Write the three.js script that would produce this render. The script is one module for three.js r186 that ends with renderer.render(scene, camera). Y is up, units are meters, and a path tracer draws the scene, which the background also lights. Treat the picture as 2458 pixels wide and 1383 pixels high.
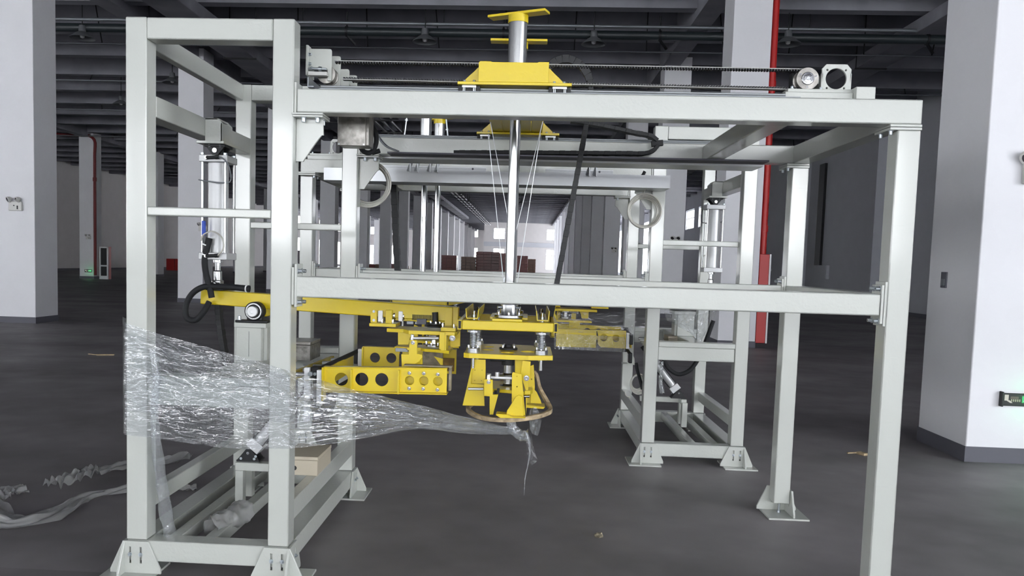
import * as THREE from 'three';
import { mergeGeometries, mergeVertices, toCreasedNormals } from 'three/addons/utils/BufferGeometryUtils.js';
import { RoundedBoxGeometry } from 'three/addons/geometries/RoundedBoxGeometry.js';

// ---------------------------------------------------------------- camera, sky, exposure
const scene = new THREE.Scene();
const camera = new THREE.PerspectiveCamera(39.35, 2458 / 1383, 0.05, 400);
camera.position.set(1.8749, 1.5518, 3.6852);
camera.rotation.order = 'YXZ';
camera.rotation.set(-0.0721, 0.0542, 0.0296);
camera.setViewOffset(2458, 1383, 74, -76, 2458, 1383);   // the lens axis lies a little off the middle of the frame
scene.background = new THREE.Color().setRGB(0.93, 0.96, 1.0);   // flat overcast sky
scene.backgroundIntensity = 13;
const renderer = new THREE.WebGLRenderer({ antialias: true });
renderer.toneMapping = THREE.LinearToneMapping;
renderer.toneMappingExposure = 1.32;
renderer.shadowMap.enabled = true;

// ---------------------------------------------------------------- small tools
let seed = 7;
const rnd = () => { seed = (seed * 1664525 + 1013904223) >>> 0; return seed / 4294967296; };
const V = (a) => new THREE.Vector3(a[0], a[1], a[2]);
const hash = (x, y) => { let h = (x * 374761393 + y * 668265263) | 0; h = Math.imul(h ^ (h >>> 13), 1274126177); return ((h ^ (h >>> 16)) >>> 0) / 4294967296; };
const sm = (t) => t * t * (3 - 2 * t);
function vnoise(x, y, p = 0) {
  const xi = Math.floor(x), yi = Math.floor(y), fx = sm(x - xi), fy = sm(y - yi);
  const w = (n) => p ? ((n % p) + p) % p : n;
  const a = hash(w(xi), w(yi)), b = hash(w(xi + 1), w(yi)), c = hash(w(xi), w(yi + 1)), d = hash(w(xi + 1), w(yi + 1));
  return a + (b - a) * fx + (c - a) * fy + (a - b - c + d) * fx * fy;
}
function fbm(x, y, oct, p = 0) { let s = 0, a = 0.5, t = 0; for (let i = 0; i < oct; i++) { s += a * vnoise(x, y, p); t += a; x *= 2; y *= 2; p *= 2; a *= 0.5; } return s / t; }
function tex(n, fn, srgb, rep) {
  const d = new Uint8Array(n * n * 4);
  for (let j = 0; j < n; j++) for (let i = 0; i < n; i++) { const c = fn(i / n, j / n), k = 4 * (j * n + i); d[k] = c[0]; d[k + 1] = c[1]; d[k + 2] = c[2]; d[k + 3] = 255; }
  const t = new THREE.DataTexture(d, n, n);
  t.wrapS = t.wrapT = THREE.RepeatWrapping; t.magFilter = THREE.LinearFilter; t.minFilter = THREE.LinearMipmapLinearFilter; t.generateMipmaps = true;
  if (srgb) t.colorSpace = THREE.SRGBColorSpace;
  t.repeat.set(rep, rep); t.needsUpdate = true; return t;
}
const g8 = (v) => { const c = Math.max(0, Math.min(255, v)); return [c, c, c]; };

// ---------------------------------------------------------------- materials
const peelTex = tex(256, (x, y) => g8(255 * fbm(x * 16, y * 16, 3, 16)), false, 5);
const streakTex = tex(256, (x, y) => g8(255 * (0.75 * vnoise(x * 9, y * 3, 0) * (1 - x) + 0.75 * vnoise(x * 9 - 9, y * 3, 0) * x + 0.25 * fbm(x * 32, y * 24, 2, 0))), false, 3.4);
const floorTex = tex(1024, (x, y) => {
  const a = fbm(x * 6, y * 10, 5, 0 || 6), b = fbm(x * 40, y * 40, 3, 40), st = fbm(x * 4, y * 24, 4, 4);
  const v = 126 + 46 * (a - 0.5) + 22 * (b - 0.5) + 12 * (st - 0.5);
  return [v * 1.02, v * 0.985, v * 1.0].map((c) => Math.max(0, Math.min(255, c)));
}, true, 1 / 9);
const floorRough = tex(512, (x, y) => g8(120 + 90 * fbm(x * 8, y * 8, 4, 8)), false, 1 / 7);
const plasterTex = tex(512, (x, y) => g8(244 + 8 * (fbm(x * 8, y * 8, 5, 8) - 0.5)), true, 1 / 4);
const concreteTex = tex(512, (x, y) => g8(205 + 70 * (fbm(x * 6, y * 6, 5, 6) - 0.5)), true, 1 / 5);
const wornTex = tex(256, (x, y) => g8(200 + 110 * (fbm(x * 10, y * 10, 4, 10) - 0.5)), true, 4);
const filmTex = tex(512, (x, y) => g8(255 * Math.pow(1 - Math.abs(2 * fbm(x * 6, y * 30, 4, 6) - 1), 2)), false, 1.6);
const std = (o) => new THREE.MeshStandardMaterial(o), phy = (o) => new THREE.MeshPhysicalMaterial(o);
const M = {
  paint: phy({ color: 0xb6b9b3, roughness: 0.38, clearcoat: 0.6, clearcoatRoughness: 0.14, bumpMap: peelTex, bumpScale: 0.0009 }),
  paintPost: phy({ color: 0xb6b9b3, roughness: 0.38, clearcoat: 1, clearcoatRoughness: 0.1, bumpMap: streakTex, bumpScale: 0.0011 }),
  yellow: phy({ color: 0xd2b904, roughness: 0.4, clearcoat: 0.4, clearcoatRoughness: 0.2, bumpMap: peelTex, bumpScale: 0.0005 }),
  railSteel: std({ color: 0x7f8284, metalness: 0.9, roughness: 0.45 }),
  steel: std({ color: 0xb3b4b4, metalness: 1, roughness: 0.26 }),
  brushed: std({ color: 0xb7b3ad, metalness: 0.75, roughness: 0.36, map: wornTex }),
  alu: std({ color: 0xd4d6d8, metalness: 0.85, roughness: 0.4 }),
  zinc: std({ color: 0xbcc3c8, metalness: 0.9, roughness: 0.36 }),
  tubeAlu: std({ color: 0xbfc0c1, metalness: 0.5, roughness: 0.45 }),
  black: std({ color: 0x0d0f13, roughness: 0.55 }),
  rubber: std({ color: 0x101216, roughness: 0.72 }),
  belt: std({ color: 0x9a9a97, roughness: 0.6 }),
  beltTooth: std({ color: 0x232427, roughness: 0.6 }),
  white: std({ color: 0xe8e9ea, roughness: 0.5 }),
  plastic: std({ color: 0xc9c8c4, roughness: 0.45 }),
  box: std({ color: 0xb3aa98, roughness: 0.55 }),
  pad: std({ color: 0xb0a58c, roughness: 0.8, map: wornTex }),
  brown: std({ color: 0x8a6a2c, roughness: 0.7, map: wornTex }),
  wood: std({ color: 0xd8c09a, roughness: 0.75, map: wornTex }),
  blue: std({ color: 0x2a4fb8, roughness: 0.5 }),
  column: std({ color: 0xe8e8ec, roughness: 0.82, map: plasterTex }),
  band: std({ color: 0x5a5a62, roughness: 0.7 }),
  wall: std({ color: 0xdcd8d8, roughness: 0.9, map: plasterTex }),
  wallGrey: std({ color: 0xc6c8cf, roughness: 0.9, map: plasterTex }),
  ceiling: std({ color: 0xadadb6, roughness: 0.95, map: concreteTex }),
  floor: std({ color: 0xffffff, map: floorTex, roughness: 0.9, roughnessMap: floorRough }),
  pipeDark: std({ color: 0x22292c, roughness: 0.45 }),
  pipeZinc: std({ color: 0x7d8185, metalness: 0.6, roughness: 0.4 }),
  redDark: std({ color: 0x741d20, roughness: 0.5 }),
  red: std({ color: 0xb31c1c, roughness: 0.42 }),
  redWrap: phy({ color: 0x7a2a28, roughness: 0.45, clearcoat: 0.7, clearcoatRoughness: 0.25 }),
  brownWrap: phy({ color: 0x6d4a36, roughness: 0.45, clearcoat: 0.7, clearcoatRoughness: 0.25 }),
  lamp: std({ color: 0x5d5f62, roughness: 0.5 }),
  film: phy({ color: 0xf4f6f8, transmission: 0.9, thickness: 0, roughness: 0.05, ior: 1.85, specularIntensity: 1, bumpMap: filmTex, bumpScale: 0.003, side: THREE.DoubleSide }),
  filmThin: phy({ color: 0xf6f7f8, transmission: 0.96, thickness: 0, roughness: 0.05, ior: 1.7, bumpMap: filmTex, bumpScale: 0.002, side: THREE.DoubleSide }),
  filmFloor: phy({ color: 0xc9c9c8, transmission: 0.5, thickness: 0, roughness: 0.3, side: THREE.DoubleSide }),
  hose: phy({ color: 0xdad8cf, transmission: 0.35, thickness: 0, roughness: 0.25, clearcoat: 0.5 }),
  pane: phy({ color: 0xffffff, transmission: 1, thickness: 0, roughness: 0 }),
  frameWhite: std({ color: 0xdfe0e2, roughness: 0.5 }),
  chrome: std({ color: 0xc0c1c2, metalness: 1, roughness: 0.14 }),
};

// ---------------------------------------------------------------- geometry
const clean = (g) => { if (g.index) g = g.toNonIndexed(); for (const k of Object.keys(g.attributes)) if (!['position', 'normal', 'uv'].includes(k)) g.deleteAttribute(k); if (!g.attributes.normal) g.computeVertexNormals(); return g; };
function boxUV(g) {
  const p = g.attributes.position, n = g.attributes.normal, uv = new Float32Array(p.count * 2);
  for (let i = 0; i < p.count; i++) {
    const ax = Math.abs(n.getX(i)), ay = Math.abs(n.getY(i)), az = Math.abs(n.getZ(i));
    let a, b; if (ax >= ay && ax >= az) { a = p.getZ(i); b = p.getY(i); } else if (ay >= az) { a = p.getX(i); b = p.getZ(i); } else { a = p.getX(i); b = p.getY(i); }
    uv[2 * i] = a; uv[2 * i + 1] = b;
  }
  g.setAttribute('uv', new THREE.BufferAttribute(uv, 2)); return g;
}
// box from its six bounds, with rounded edges when r > 0
function B(x0, x1, y0, y1, z0, z1, r = 0) {
  const w = Math.abs(x1 - x0), h = Math.abs(y1 - y0), d = Math.abs(z1 - z0);
  const g = r > 0 ? new RoundedBoxGeometry(w, h, d, 1, Math.min(r, w / 2.2, h / 2.2, d / 2.2)) : new THREE.BoxGeometry(w, h, d);
  return g.translate((x0 + x1) / 2, (y0 + y1) / 2, (z0 + z1) / 2);
}
// bar of section w x h from p to q
function bar(p, q, w, h, r = 0) {
  const a = V(p), b = V(q), d = b.clone().sub(a), L = d.length();
  const g = B(-w / 2, w / 2, -h / 2, h / 2, 0, L, r), m = new THREE.Matrix4(), z = d.normalize(), up = Math.abs(z.y) > 0.95 ? new THREE.Vector3(0, 0, 1) : new THREE.Vector3(0, 1, 0);
  const x = up.clone().cross(z).normalize(), y = z.clone().cross(x);
  m.makeBasis(x, y, z).setPosition(a); return g.applyMatrix4(m);
}
function C(p, q, r, r2 = r, n = 20) {
  const a = V(p), b = V(q), d = b.clone().sub(a), L = d.length(), g = new THREE.CylinderGeometry(r2, r, L, n);
  g.translate(0, L / 2, 0).applyQuaternion(new THREE.Quaternion().setFromUnitVectors(new THREE.Vector3(0, 1, 0), d.normalize())); return g.translate(a.x, a.y, a.z);
}
// turned part: profile [[radius, height], ...] along the axis dir from p
function lathe(p, dir, prof, n = 28) {
  const g = new THREE.LatheGeometry(prof.map((a) => new THREE.Vector2(a[0], a[1])), n), c = toCreasedNormals(g, 0.6);
  return c.applyQuaternion(new THREE.Quaternion().setFromUnitVectors(new THREE.Vector3(0, 1, 0), V(dir).normalize())).translate(p[0], p[1], p[2]);
}
function T(pts, r, n = 64, s = 8, closed = false) { return new THREE.TubeGeometry(new THREE.CatmullRomCurve3(pts.map(V), closed, 'centripetal'), n, r, s, closed); }
// plate: outline in the plane across `axis`, from a to b along it. axis z: [x, y]; x: [z, y]; y: [x, z]
function plate(out, axis, a, b, holes = [], bev = 0.0012) {
  const s = new THREE.Shape(out.map((p) => new THREE.Vector2(p[0], p[1])));
  for (const h of holes) { const q = new THREE.Path(); if (h.length === 3) q.absarc(h[0], h[1], h[2], 0, Math.PI * 2, true); else h.forEach((p, i) => i ? q.lineTo(p[0], p[1]) : q.moveTo(p[0], p[1])); s.holes.push(q); }
  const t = Math.abs(b - a), e = Math.min(bev, t / 3), g = new THREE.ExtrudeGeometry(s, { depth: t - 2 * e, bevelEnabled: e > 0, bevelThickness: e, bevelSize: e, bevelOffset: -e, bevelSegments: 1, curveSegments: 20 });
  g.translate(0, 0, Math.min(a, b) + e);
  if (axis === 'x') g.applyMatrix4(new THREE.Matrix4().set(0, 0, 1, 0, 0, 1, 0, 0, 1, 0, 0, 0, 0, 0, 0, 1));
  if (axis === 'y') g.applyMatrix4(new THREE.Matrix4().set(1, 0, 0, 0, 0, 0, 1, 0, 0, 1, 0, 0, 0, 0, 0, 1));
  if (axis !== 'z') { const ix = g.index, pos = g.attributes.position; for (const k of ['position', 'normal', 'uv']) { const at = g.attributes[k], n = at.itemSize, ar = at.array; for (let i = 0; i < at.count; i += 3) for (let c = 0; c < n; c++) { const t2 = ar[(i + 1) * n + c]; ar[(i + 1) * n + c] = ar[(i + 2) * n + c]; ar[(i + 2) * n + c] = t2; } } g.computeVertexNormals(); }
  return g;
}
// socket-head bolt: head of radius r standing h proud of p along dir, over a washer
const boltG = (p, dir, r = 0.009, h = 0.014) => [lathe(p, dir, [[0, 0], [r * 1.5, 0], [r * 1.5, r * 0.25], [r, r * 0.25], [r, h * 0.92], [r * 0.9, h], [r * 0.5, h], [r * 0.45, h * 0.55], [0, h * 0.5]], 14)];
const hexG = (p, dir, r = 0.009, h = 0.01) => [lathe(p, dir, [[0, 0], [r * 1.4, 0], [r * 1.4, r * 0.2], [r, r * 0.2], [r, h], [r * 0.5, h], [r * 0.5, h * 1.8], [0, h * 1.9]], 6)];
const rod = (p, q, r) => C(p, q, r, r, 14);
function helix(p, r, h, turns, w) { const a = []; for (let i = 0; i <= turns * 14; i++) { const t = i / 14; a.push([p[0] + r * Math.cos(t * 6.2832), p[1] + h * t / turns, p[2] + r * Math.sin(t * 6.2832)]); } return T(a, w, turns * 14, 5); }

// ---------------------------------------------------------------- scene objects
const used = {}, base = new WeakMap();
function numbered(n) { const k = used[n] = (used[n] ?? -1) + 1; return k ? n + '_' + String(k).padStart(3, '0') : n; }
function tag(o, label, category, group) { o.userData.label = label; o.userData.category = category; if (group) o.userData.group = group; return o; }
function thing(name, label, category, p = [0, 0, 0], group) {
  const o = new THREE.Group(); o.name = numbered(name); o.position.set(p[0], p[1], p[2]); scene.add(o); base.set(o, V(p)); return tag(o, label, category, group);
}
function obj(name, geos, mat, parent = scene, label) {
  geos = (Array.isArray(geos) ? geos : [geos]).flat().map(clean);
  const g = boxUV(mergeGeometries(geos.map((k) => { const c = k.clone(); c.deleteAttribute('uv'); return c; })));
  const off = base.get(parent); if (off) g.translate(-off.x, -off.y, -off.z);
  const m = new THREE.Mesh(g, mat); m.castShadow = m.receiveShadow = true;
  m.name = parent === scene ? numbered(name) : name + (parent.children.filter((c) => c.name.replace(/_\d{3}$/, '') === name).length ? '_' + String(parent.children.filter((c) => c.name.replace(/_\d{3}$/, '') === name).length).padStart(3, '0') : '');
  parent.add(m); if (off) base.set(m, off); if (label) m.userData.label = label; return m;
}
function struct(name, geos, mat) { const m = obj(name, geos, mat); m.userData.kind = 'structure'; return m; }
const parts = (name, list, mat, parent) => list.map((g) => obj(name, g, mat, parent));
function copy(o, p, turn, label) { const c = o.clone(); c.name = numbered(o.name.replace(/_\d{3}$/, '')); c.position.set(p[0], p[1], p[2]); c.rotation.y += turn; scene.add(c); if (label) c.userData.label = label; return c; }
// the second machine stands behind the first, turned half round
const BX = 3.609, BZ = -4.129;
const toB = (o, label, dx = 0, dy = 0, dz = 0) => copy(o, [BX - o.position.x + dx, o.position.y + dy, BZ - o.position.z + dz], Math.PI, label);

// ================================================================ the hall
const HX0 = -32, HX1 = 16, HZ0 = -160, HZ1 = 26, HY = 8.5;
const BZ0 = -126, BXL = -5.1;   // right of BXL the hall ends at BZ0
struct('floor', [B(HX0 - 0.3, HX1 + 0.3, -0.2, 0, BZ0 - 0.3, HZ1 + 0.3), B(HX0 - 0.3, BXL + 0.3, -0.2, 0, HZ0 - 0.3, BZ0 - 0.3)], M.floor);
const ceiling = new THREE.Group(); ceiling.name = 'ceiling'; ceiling.userData.kind = 'structure'; scene.add(ceiling);
obj('slab', [B(HX0 - 0.3, HX1 + 0.3, HY, HY + 0.3, BZ0 - 0.3, HZ1 + 0.3), B(HX0 - 0.3, BXL + 0.3, HY, HY + 0.3, HZ0 - 0.3, BZ0 - 0.3)], M.ceiling, ceiling);
for (let k = -15; k < 52; k++) { const z = -16.35 - 2.74 * k; if (z > HZ0 && z < HZ1) obj('beam', B(HX0, z < BZ0 + 1 ? BXL : HX1, 7.75, HY, z - 0.34, z), M.ceiling, ceiling); }
for (const x of [-21.8, -8.6, 6.0]) obj('girder', B(x - 0.25, x + 0.25, 7.55, HY, x > 0 ? BZ0 : HZ0, HZ1), M.ceiling, ceiling);
// walls with openings: [u0, u1, y0, y1] along the wall
function wallPlate(axis, at0, at1, u0, u1, holes, mat, name) {
  const hs = holes.map(([a, b, c, d]) => [[a, c], [a, d], [b, d], [b, c]]);
  return struct(name, plate([[u0, 0], [u1, 0], [u1, HY], [u0, HY]], axis, at0, at1, hs, 0), mat);
}
const leftWin = [];
for (let z = -7; z < 20; z += 8.6) leftWin.push([z, z + 4, 1.8, 6]);
for (let z = -154; z < -104; z += 6.2) leftWin.push([z, z + 2.6, 0.35, 4.3], [z, z + 2.6, 6.2, 7.5]);
wallPlate('x', HX0 - 0.3, HX0, HZ0, HZ1, leftWin, M.wall, 'wall_left');
const rightWin = [[-64.6, -61.2, 4.9, 6.6], [-70, -66.4, 4.9, 6.6], [-75.4, -71.8, 4.9, 6.6], [4, 9, 1.2, 6.6], [13, 20, 1.2, 6.6]];
for (let z = -123; z < -78; z += 5.4) rightWin.splice(3, 0, [z, z + 3.8, z < -88 ? 0.5 : 4.9, 6.8]);
wallPlate('x', HX1, HX1 + 0.3, BZ0 - 0.3, HZ1, rightWin, M.wallGrey, 'wall_right');
const frontWin = [];   // wide factory windows behind the viewer
for (const [a, b] of [[-31, -22.4], [-21.2, -13.2], [-12.4, -4.6], [-3.8, 4.8], [5.6, 15.2]]) for (let i = 0; i < 4; i++) { const w = (b - a) / 4; frontWin.push([a + w * i + 0.3, a + w * (i + 1) - 0.3, 2, 6.4]); }
wallPlate('z', HZ1, HZ1 + 0.3, HX0, HX1, frontWin, M.wall, 'wall_front');
const backWin = [];
for (let x = -31; x < -7; x += 5.25) backWin.push([x, x + 1.9, 0.35, 4.3], [x, x + 1.9, 6.4, 8.2]);
wallPlate('z', HZ0 - 0.3, HZ0, HX0, BXL + 0.3, backWin, M.wall, 'wall_back');
// the end bay that stands forward of the back wall, lit by its own windows
const bayWin = [];
for (const x of [-3.6, 4.9, 13.2]) bayWin.push([x, x + 1.9, 0.5, 3.75], [x, x + 1.9, 5.2, 7]);
struct('wall_bay', [plate([[-5.1, 0], [HX1, 0], [HX1, HY], [-5.1, HY]], 'z', -126.3, -126, bayWin.map(([a, b, c, d]) => [[a, c], [a, d], [b, d], [b, c]]), 0), B(-5.1, -4.8, 0, HY, HZ0, -126.3)], M.wall);
struct('trim_1', [B(-5.1, HX1, 4.05, 4.75, -125.99, -125.7)], M.wallGrey);
let wn = 0;
function windowUnit(x0, x1, y0, y1, z) {
  const w = new THREE.Group(); w.name = 'window_' + (++wn); w.userData.kind = 'structure'; scene.add(w);
  const t = 0.09, xm = (x0 + x1) / 2, g = [B(x0, x1, y0, y0 + t, z - 0.2, z - 0.1), B(x0, x1, y1 - t, y1, z - 0.2, z - 0.1), B(x0, x0 + t, y0, y1, z - 0.2, z - 0.1), B(x1 - t, x1, y0, y1, z - 0.2, z - 0.1), B(xm - t / 2, xm + t / 2, y0, y1, z - 0.2, z - 0.1), B(x0, x1, y0 + (y1 - y0) * 0.68, y0 + (y1 - y0) * 0.68 + t, z - 0.2, z - 0.1)];
  obj('frame', g, M.frameWhite, w);
  obj('pane', B(x0 + t, xm - t / 2, y0 + t, y1 - t, z - 0.155, z - 0.15), M.pane, w); obj('pane', B(xm + t / 2, x1 - t, y0 + t, y1 - t, z - 0.155, z - 0.15), M.pane, w);
}
for (const [a, b, c, d] of backWin) windowUnit(a, b, c, d, HZ0);
for (const [a, b, c, d] of bayWin) windowUnit(a, b, c, d, -126);
for (const [a, b, c, d] of rightWin.slice(0, 3)) {
  const w = new THREE.Group(); w.name = 'window_' + (++wn); w.userData.kind = 'structure'; scene.add(w);
  const g = [B(HX1 + 0.1, HX1 + 0.2, c, c + 0.08, a, b), B(HX1 + 0.1, HX1 + 0.2, d - 0.08, d, a, b), B(HX1 + 0.1, HX1 + 0.2, c + (d - c) * 0.55, c + (d - c) * 0.55 + 0.06, a, b)];
  for (let i = 0; i <= 4; i++) { const z = a + (b - a) * i / 4; g.push(B(HX1 + 0.1, HX1 + 0.2, c, d, z - 0.05, z + 0.05)); }
  obj('frame', g, M.frameWhite, w); obj('pane', B(HX1 + 0.145, HX1 + 0.15, c, d, a, b), M.pane, w);
}
// pilasters and skirting on the dark right wall
for (const z of [-22.4, -29.9, -38.5, -47]) struct('trim_2', B(HX1 - 0.35, HX1, 0, HY, z - 0.4, z + 0.4), M.wallGrey);
struct('baseboard_right', B(HX1 - 0.03, HX1, 0, 0.15, BZ0, HZ1), M.band);
struct('baseboard_left', B(HX0, HX0 + 0.03, 0, 0.15, HZ0, HZ1), M.band);

// ---------------------------------------------------------------- columns
const ORD = ['nearest', 'second', 'third', 'fourth', 'fifth', 'sixth', 'seventh', 'eighth', 'ninth', 'tenth', 'eleventh', 'twelfth', 'thirteenth', 'fourteenth', 'fifteenth', 'sixteenth', 'seventeenth', 'eighteenth', 'nineteenth'];
function column(x0, x1, zf, depth, label, group) {
  const t = thing('concrete_column', label, 'column', [(x0 + x1) / 2, 0, zf - depth / 2], group);
  obj('shaft', B(x0, x1, 0, 7.8, zf - depth, zf, 0.012), M.column, t);
  obj('base_band', B(x0 - 0.006, x1 + 0.006, 0, 0.13, zf - depth - 0.006, zf + 0.006), M.band, t);
  return t;
}
column(-9.02, -8.2, -12.36, 0.8, 'big white column at the left edge of the picture with a grey base band', 'columns left of the machines');
for (let k = 1; k < 17; k++) column(-9.0, -8.2, -12.36 - 8.6 * k, 0.8, k === 1 ? 'white column seen through the left tower, behind its air cylinder' : ORD[k] + ' white column back in the row left of the machines', 'columns left of the machines');
column(5.59, 6.41, -3.18, 0.82, 'very bright wide column at the right edge with the green exit sign', 'columns right of the machines');
column(5.712, 6.446, -12.5, 0.8, 'tall white column beside the red riser pipe, behind the rear tower', 'columns right of the machines');
for (let k = 2; k < 14; k++) column(5.8, 6.6, -12.5 - 8.6 * (k - 1), 0.8, ORD[k] + ' white column back in the row right of the machines', 'columns right of the machines');
for (let k = 0; k < 13; k++) column(-22.2, -21.4, -38.6 - 7.6 * k, 0.8, ['slim far column with a red pipe, glass fire cabinet and small green sign', 'plain far column between the left tower posts, second in its row'][k] ?? ORD[k] + ' column back in the far left row', 'columns of the far left row');

// ---------------------------------------------------------------- fittings on the columns
function emergencyLight(x, y, z, s, label) {
  const t = thing('emergency_light', label, 'light', [x, y, z], 'twin emergency lights on the columns');
  obj('housing', B(x - 0.12 * s, x + 0.14 * s, y - 0.13 * s, y + 0.05 * s, z, z + 0.06, 0.012), M.plastic, t);
  for (const d of [-0.09, 0.09]) { const h = obj('lamp_head', lathe([x + d * s, y + 0.1 * s, z + 0.04], [-0.5, -0.5, 0.8], [[0.02, -0.03], [0.045 * s, 0], [0.062 * s, 0.05], [0.066 * s, 0.055], [0.05 * s, 0.058], [0, 0.052]], 18), M.plastic, t); obj('reflector', lathe([x + d * s, y + 0.1 * s, z + 0.04], [-0.5, -0.5, 0.8], [[0, 0.052], [0.05 * s, 0.0585], [0.048 * s, 0.06], [0, 0.056]], 18), M.chrome, h); }
  obj('switch', B(x + 0.05 * s, x + 0.075 * s, y - 0.1 * s, y - 0.03 * s, z + 0.06, z + 0.066), M.black, t);
  obj('status_light', B(x - 0.02 * s, x + 0.005 * s, y - 0.04 * s, y - 0.02 * s, z + 0.06, z + 0.064), M.black, t);
}
emergencyLight(-8.59, 2.44, -12.36, 1.05, 'twin emergency light on the big column at the left edge');
emergencyLight(-8.2, 2.37, -20.96, 1, 'twin emergency light on the column behind the left air cylinder');
emergencyLight(-21.7, 2.25, -38.6, 1, 'tiny twin emergency light on the slim column with the fire cabinet');
emergencyLight(-21.7, 2.25, -46.2, 1, 'tiny twin emergency light on the plain far left column');
emergencyLight(5.99, 2.44, -3.18, 1, 'white twin emergency light cut by the right picture edge');
for (const [k, n] of [[2, 'third'], [3, 'fourth'], [4, 'fifth']]) emergencyLight(6.35, 2.35, -12.5 - 8.6 * (k - 1), 1, 'tiny twin emergency light on the ' + n + ' column of the right row');
// lit exit sign: black case, green face with a running figure
const signTex = (() => {
  const c = document.createElement('canvas'); c.width = 256; c.height = 96; const x = c.getContext('2d');
  x.fillStyle = '#10161a'; x.fillRect(0, 0, 256, 96);
  x.fillStyle = '#f2f2e6'; x.fillRect(6, 8, 26, 52); x.beginPath(); x.moveTo(14, 56); x.lineTo(40, 56); x.lineTo(60, 80); x.lineTo(44, 80); x.fill();
  x.fillStyle = '#6f685c'; x.fillRect(44, 22, 52, 22);
  x.fillStyle = '#c9cfae'; for (let i = 0; i < 5; i++) x.fillRect(48 + i * 13, 46, 8, 22);
  x.fillStyle = '#47f08a'; x.fillRect(118, 16, 132, 60);
  x.fillStyle = '#eafff0'; x.fillRect(180, 24, 52, 44); x.fillStyle = '#15a850'; x.fillRect(188, 30, 36, 38);
  x.fillStyle = '#eafff0'; x.beginPath(); x.arc(150, 28, 7, 0, 7); x.fill(); x.lineWidth = 8; x.strokeStyle = '#eafff0'; x.beginPath(); x.moveTo(150, 38); x.lineTo(146, 54); x.lineTo(160, 62); x.lineTo(158, 74); x.moveTo(146, 54); x.lineTo(134, 62); x.lineTo(126, 60); x.moveTo(138, 46); x.lineTo(162, 44); x.stroke();
  const t = new THREE.CanvasTexture(c); t.colorSpace = THREE.SRGBColorSpace; return t;
})();
function exitSign(x, y, z, w, h, label) {
  const t = thing('exit_sign', label, 'sign', [x, y, z], 'green exit signs on the columns');
  obj('case', [B(x - w / 2, x + w / 2, y - h / 2, y + h / 2, z, z + 0.03, 0.004), B(x - w / 2 - 0.012, x - w / 2 + 0.004, y - h / 2 - 0.006, y + h / 2 + 0.014, z, z + 0.045, 0.004)], M.black, t);
  const g = new THREE.PlaneGeometry(w * 0.97, h * 0.86); g.translate(0.004, 0.004, 0.0315);
  const f = new THREE.Mesh(g, std({ color: 0x0a0f0c, map: signTex, roughness: 0.4, emissive: 0xffffff, emissiveMap: signTex, emissiveIntensity: 0.5 })); f.name = 'lit_face'; f.receiveShadow = true; t.add(f);
  const l = new THREE.PointLight(0x4dff90, 0.05, 2); l.position.set(w * 0.25, 0, 0.08); l.castShadow = true; t.add(l);
}
exitSign(6.005, 0.54, -3.18, 0.33, 0.105, 'lit green exit sign low on the bright right column');
exitSign(-21.7, 0.42, -38.6, 0.36, 0.14, 'small green exit sign low on the slim far left column');
{ const t = thing('socket_plate', 'grey socket plate on the shaded side of the bright right column', 'socket', [5.59, 1.51, -3.705]); obj('plate', B(5.575, 5.59, 1.44, 1.58, -3.75, -3.66, 0.003), M.band, t); obj('cover', B(5.57, 5.576, 1.46, 1.52, -3.735, -3.675, 0.002), M.pipeZinc, t); }
// red risers and hose cabinets
{ const t = thing('fire_riser', 'glossy red fire riser pipe beside the tall white column', 'pipe', [6.53, 0, -12.6]);
  obj('pipe', [C([6.53, 1.86, -12.6], [6.53, 7.7, -12.6], 0.065, 0.065, 20)], M.red, t);
  for (const y of [2.3, 5.1]) obj('coupling', C([6.53, y, -12.6], [6.53, y + 0.12, -12.6], 0.078, 0.078, 20), M.red, t); }
{ const t = thing('hose_cabinet', 'tall red fire hose cabinet with white edge behind the rear tower', 'cabinet', [6.6, 0, -12.2]);
  obj('case', B(6.452, 6.64, 0.1, 1.86, -12.85, -12.5, 0.01), M.red, t); obj('frame', [B(6.64, 6.672, 0.1, 1.86, -12.86, -12.49, 0.004)], M.frameWhite, t); obj('valve', C([6.672, 1.55, -12.65], [6.73, 1.55, -12.65], 0.03), M.pipeZinc, t); obj('valve', C([6.672, 1.2, -12.65], [6.71, 1.2, -12.65], 0.05), M.pipeZinc, t); }
{ const t = thing('fire_riser', 'thin dark red pipe elbow and drop beside the slim far column', 'pipe', [-21.25, 0, -38.5]);
  obj('pipe', [T([[-24.5, 7.66, -38.4], [-22.6, 7.6, -38.4], [-21.5, 7.58, -38.4], [-21.22, 7.35, -38.4], [-21.22, 6.5, -38.4], [-21.22, 0.2, -38.4]], 0.075, 60, 10)], M.redDark, t); obj('coupling', C([-21.22, 5.2, -38.4], [-21.22, 5.4, -38.4], 0.1), M.redDark, t); }
{ const t = thing('hose_cabinet', 'white framed fire cabinet with two dark glass doors by far column', 'cabinet', [-20.85, 0, -38.6]);
  obj('case', B(-21.1, -20.6, 0, 1.75, -38.9, -38.62, 0.01), M.red, t);
  obj('frame', [B(-21.1, -20.6, 1.67, 1.75, -38.62, -38.58), B(-21.1, -20.6, 0, 0.18, -38.62, -38.58), B(-21.1, -20.6, 0.68, 0.76, -38.62, -38.58), B(-21.1, -21.02, 0.1, 1.75, -38.62, -38.58), B(-20.68, -20.6, 0.1, 1.75, -38.62, -38.58)], M.frameWhite, t);
  obj('door', B(-21.02, -20.68, 0.76, 1.67, -38.62, -38.6), M.black, t); obj('door', B(-21.02, -20.68, 0.18, 0.68, -38.62, -38.6), M.black, t); }
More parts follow.
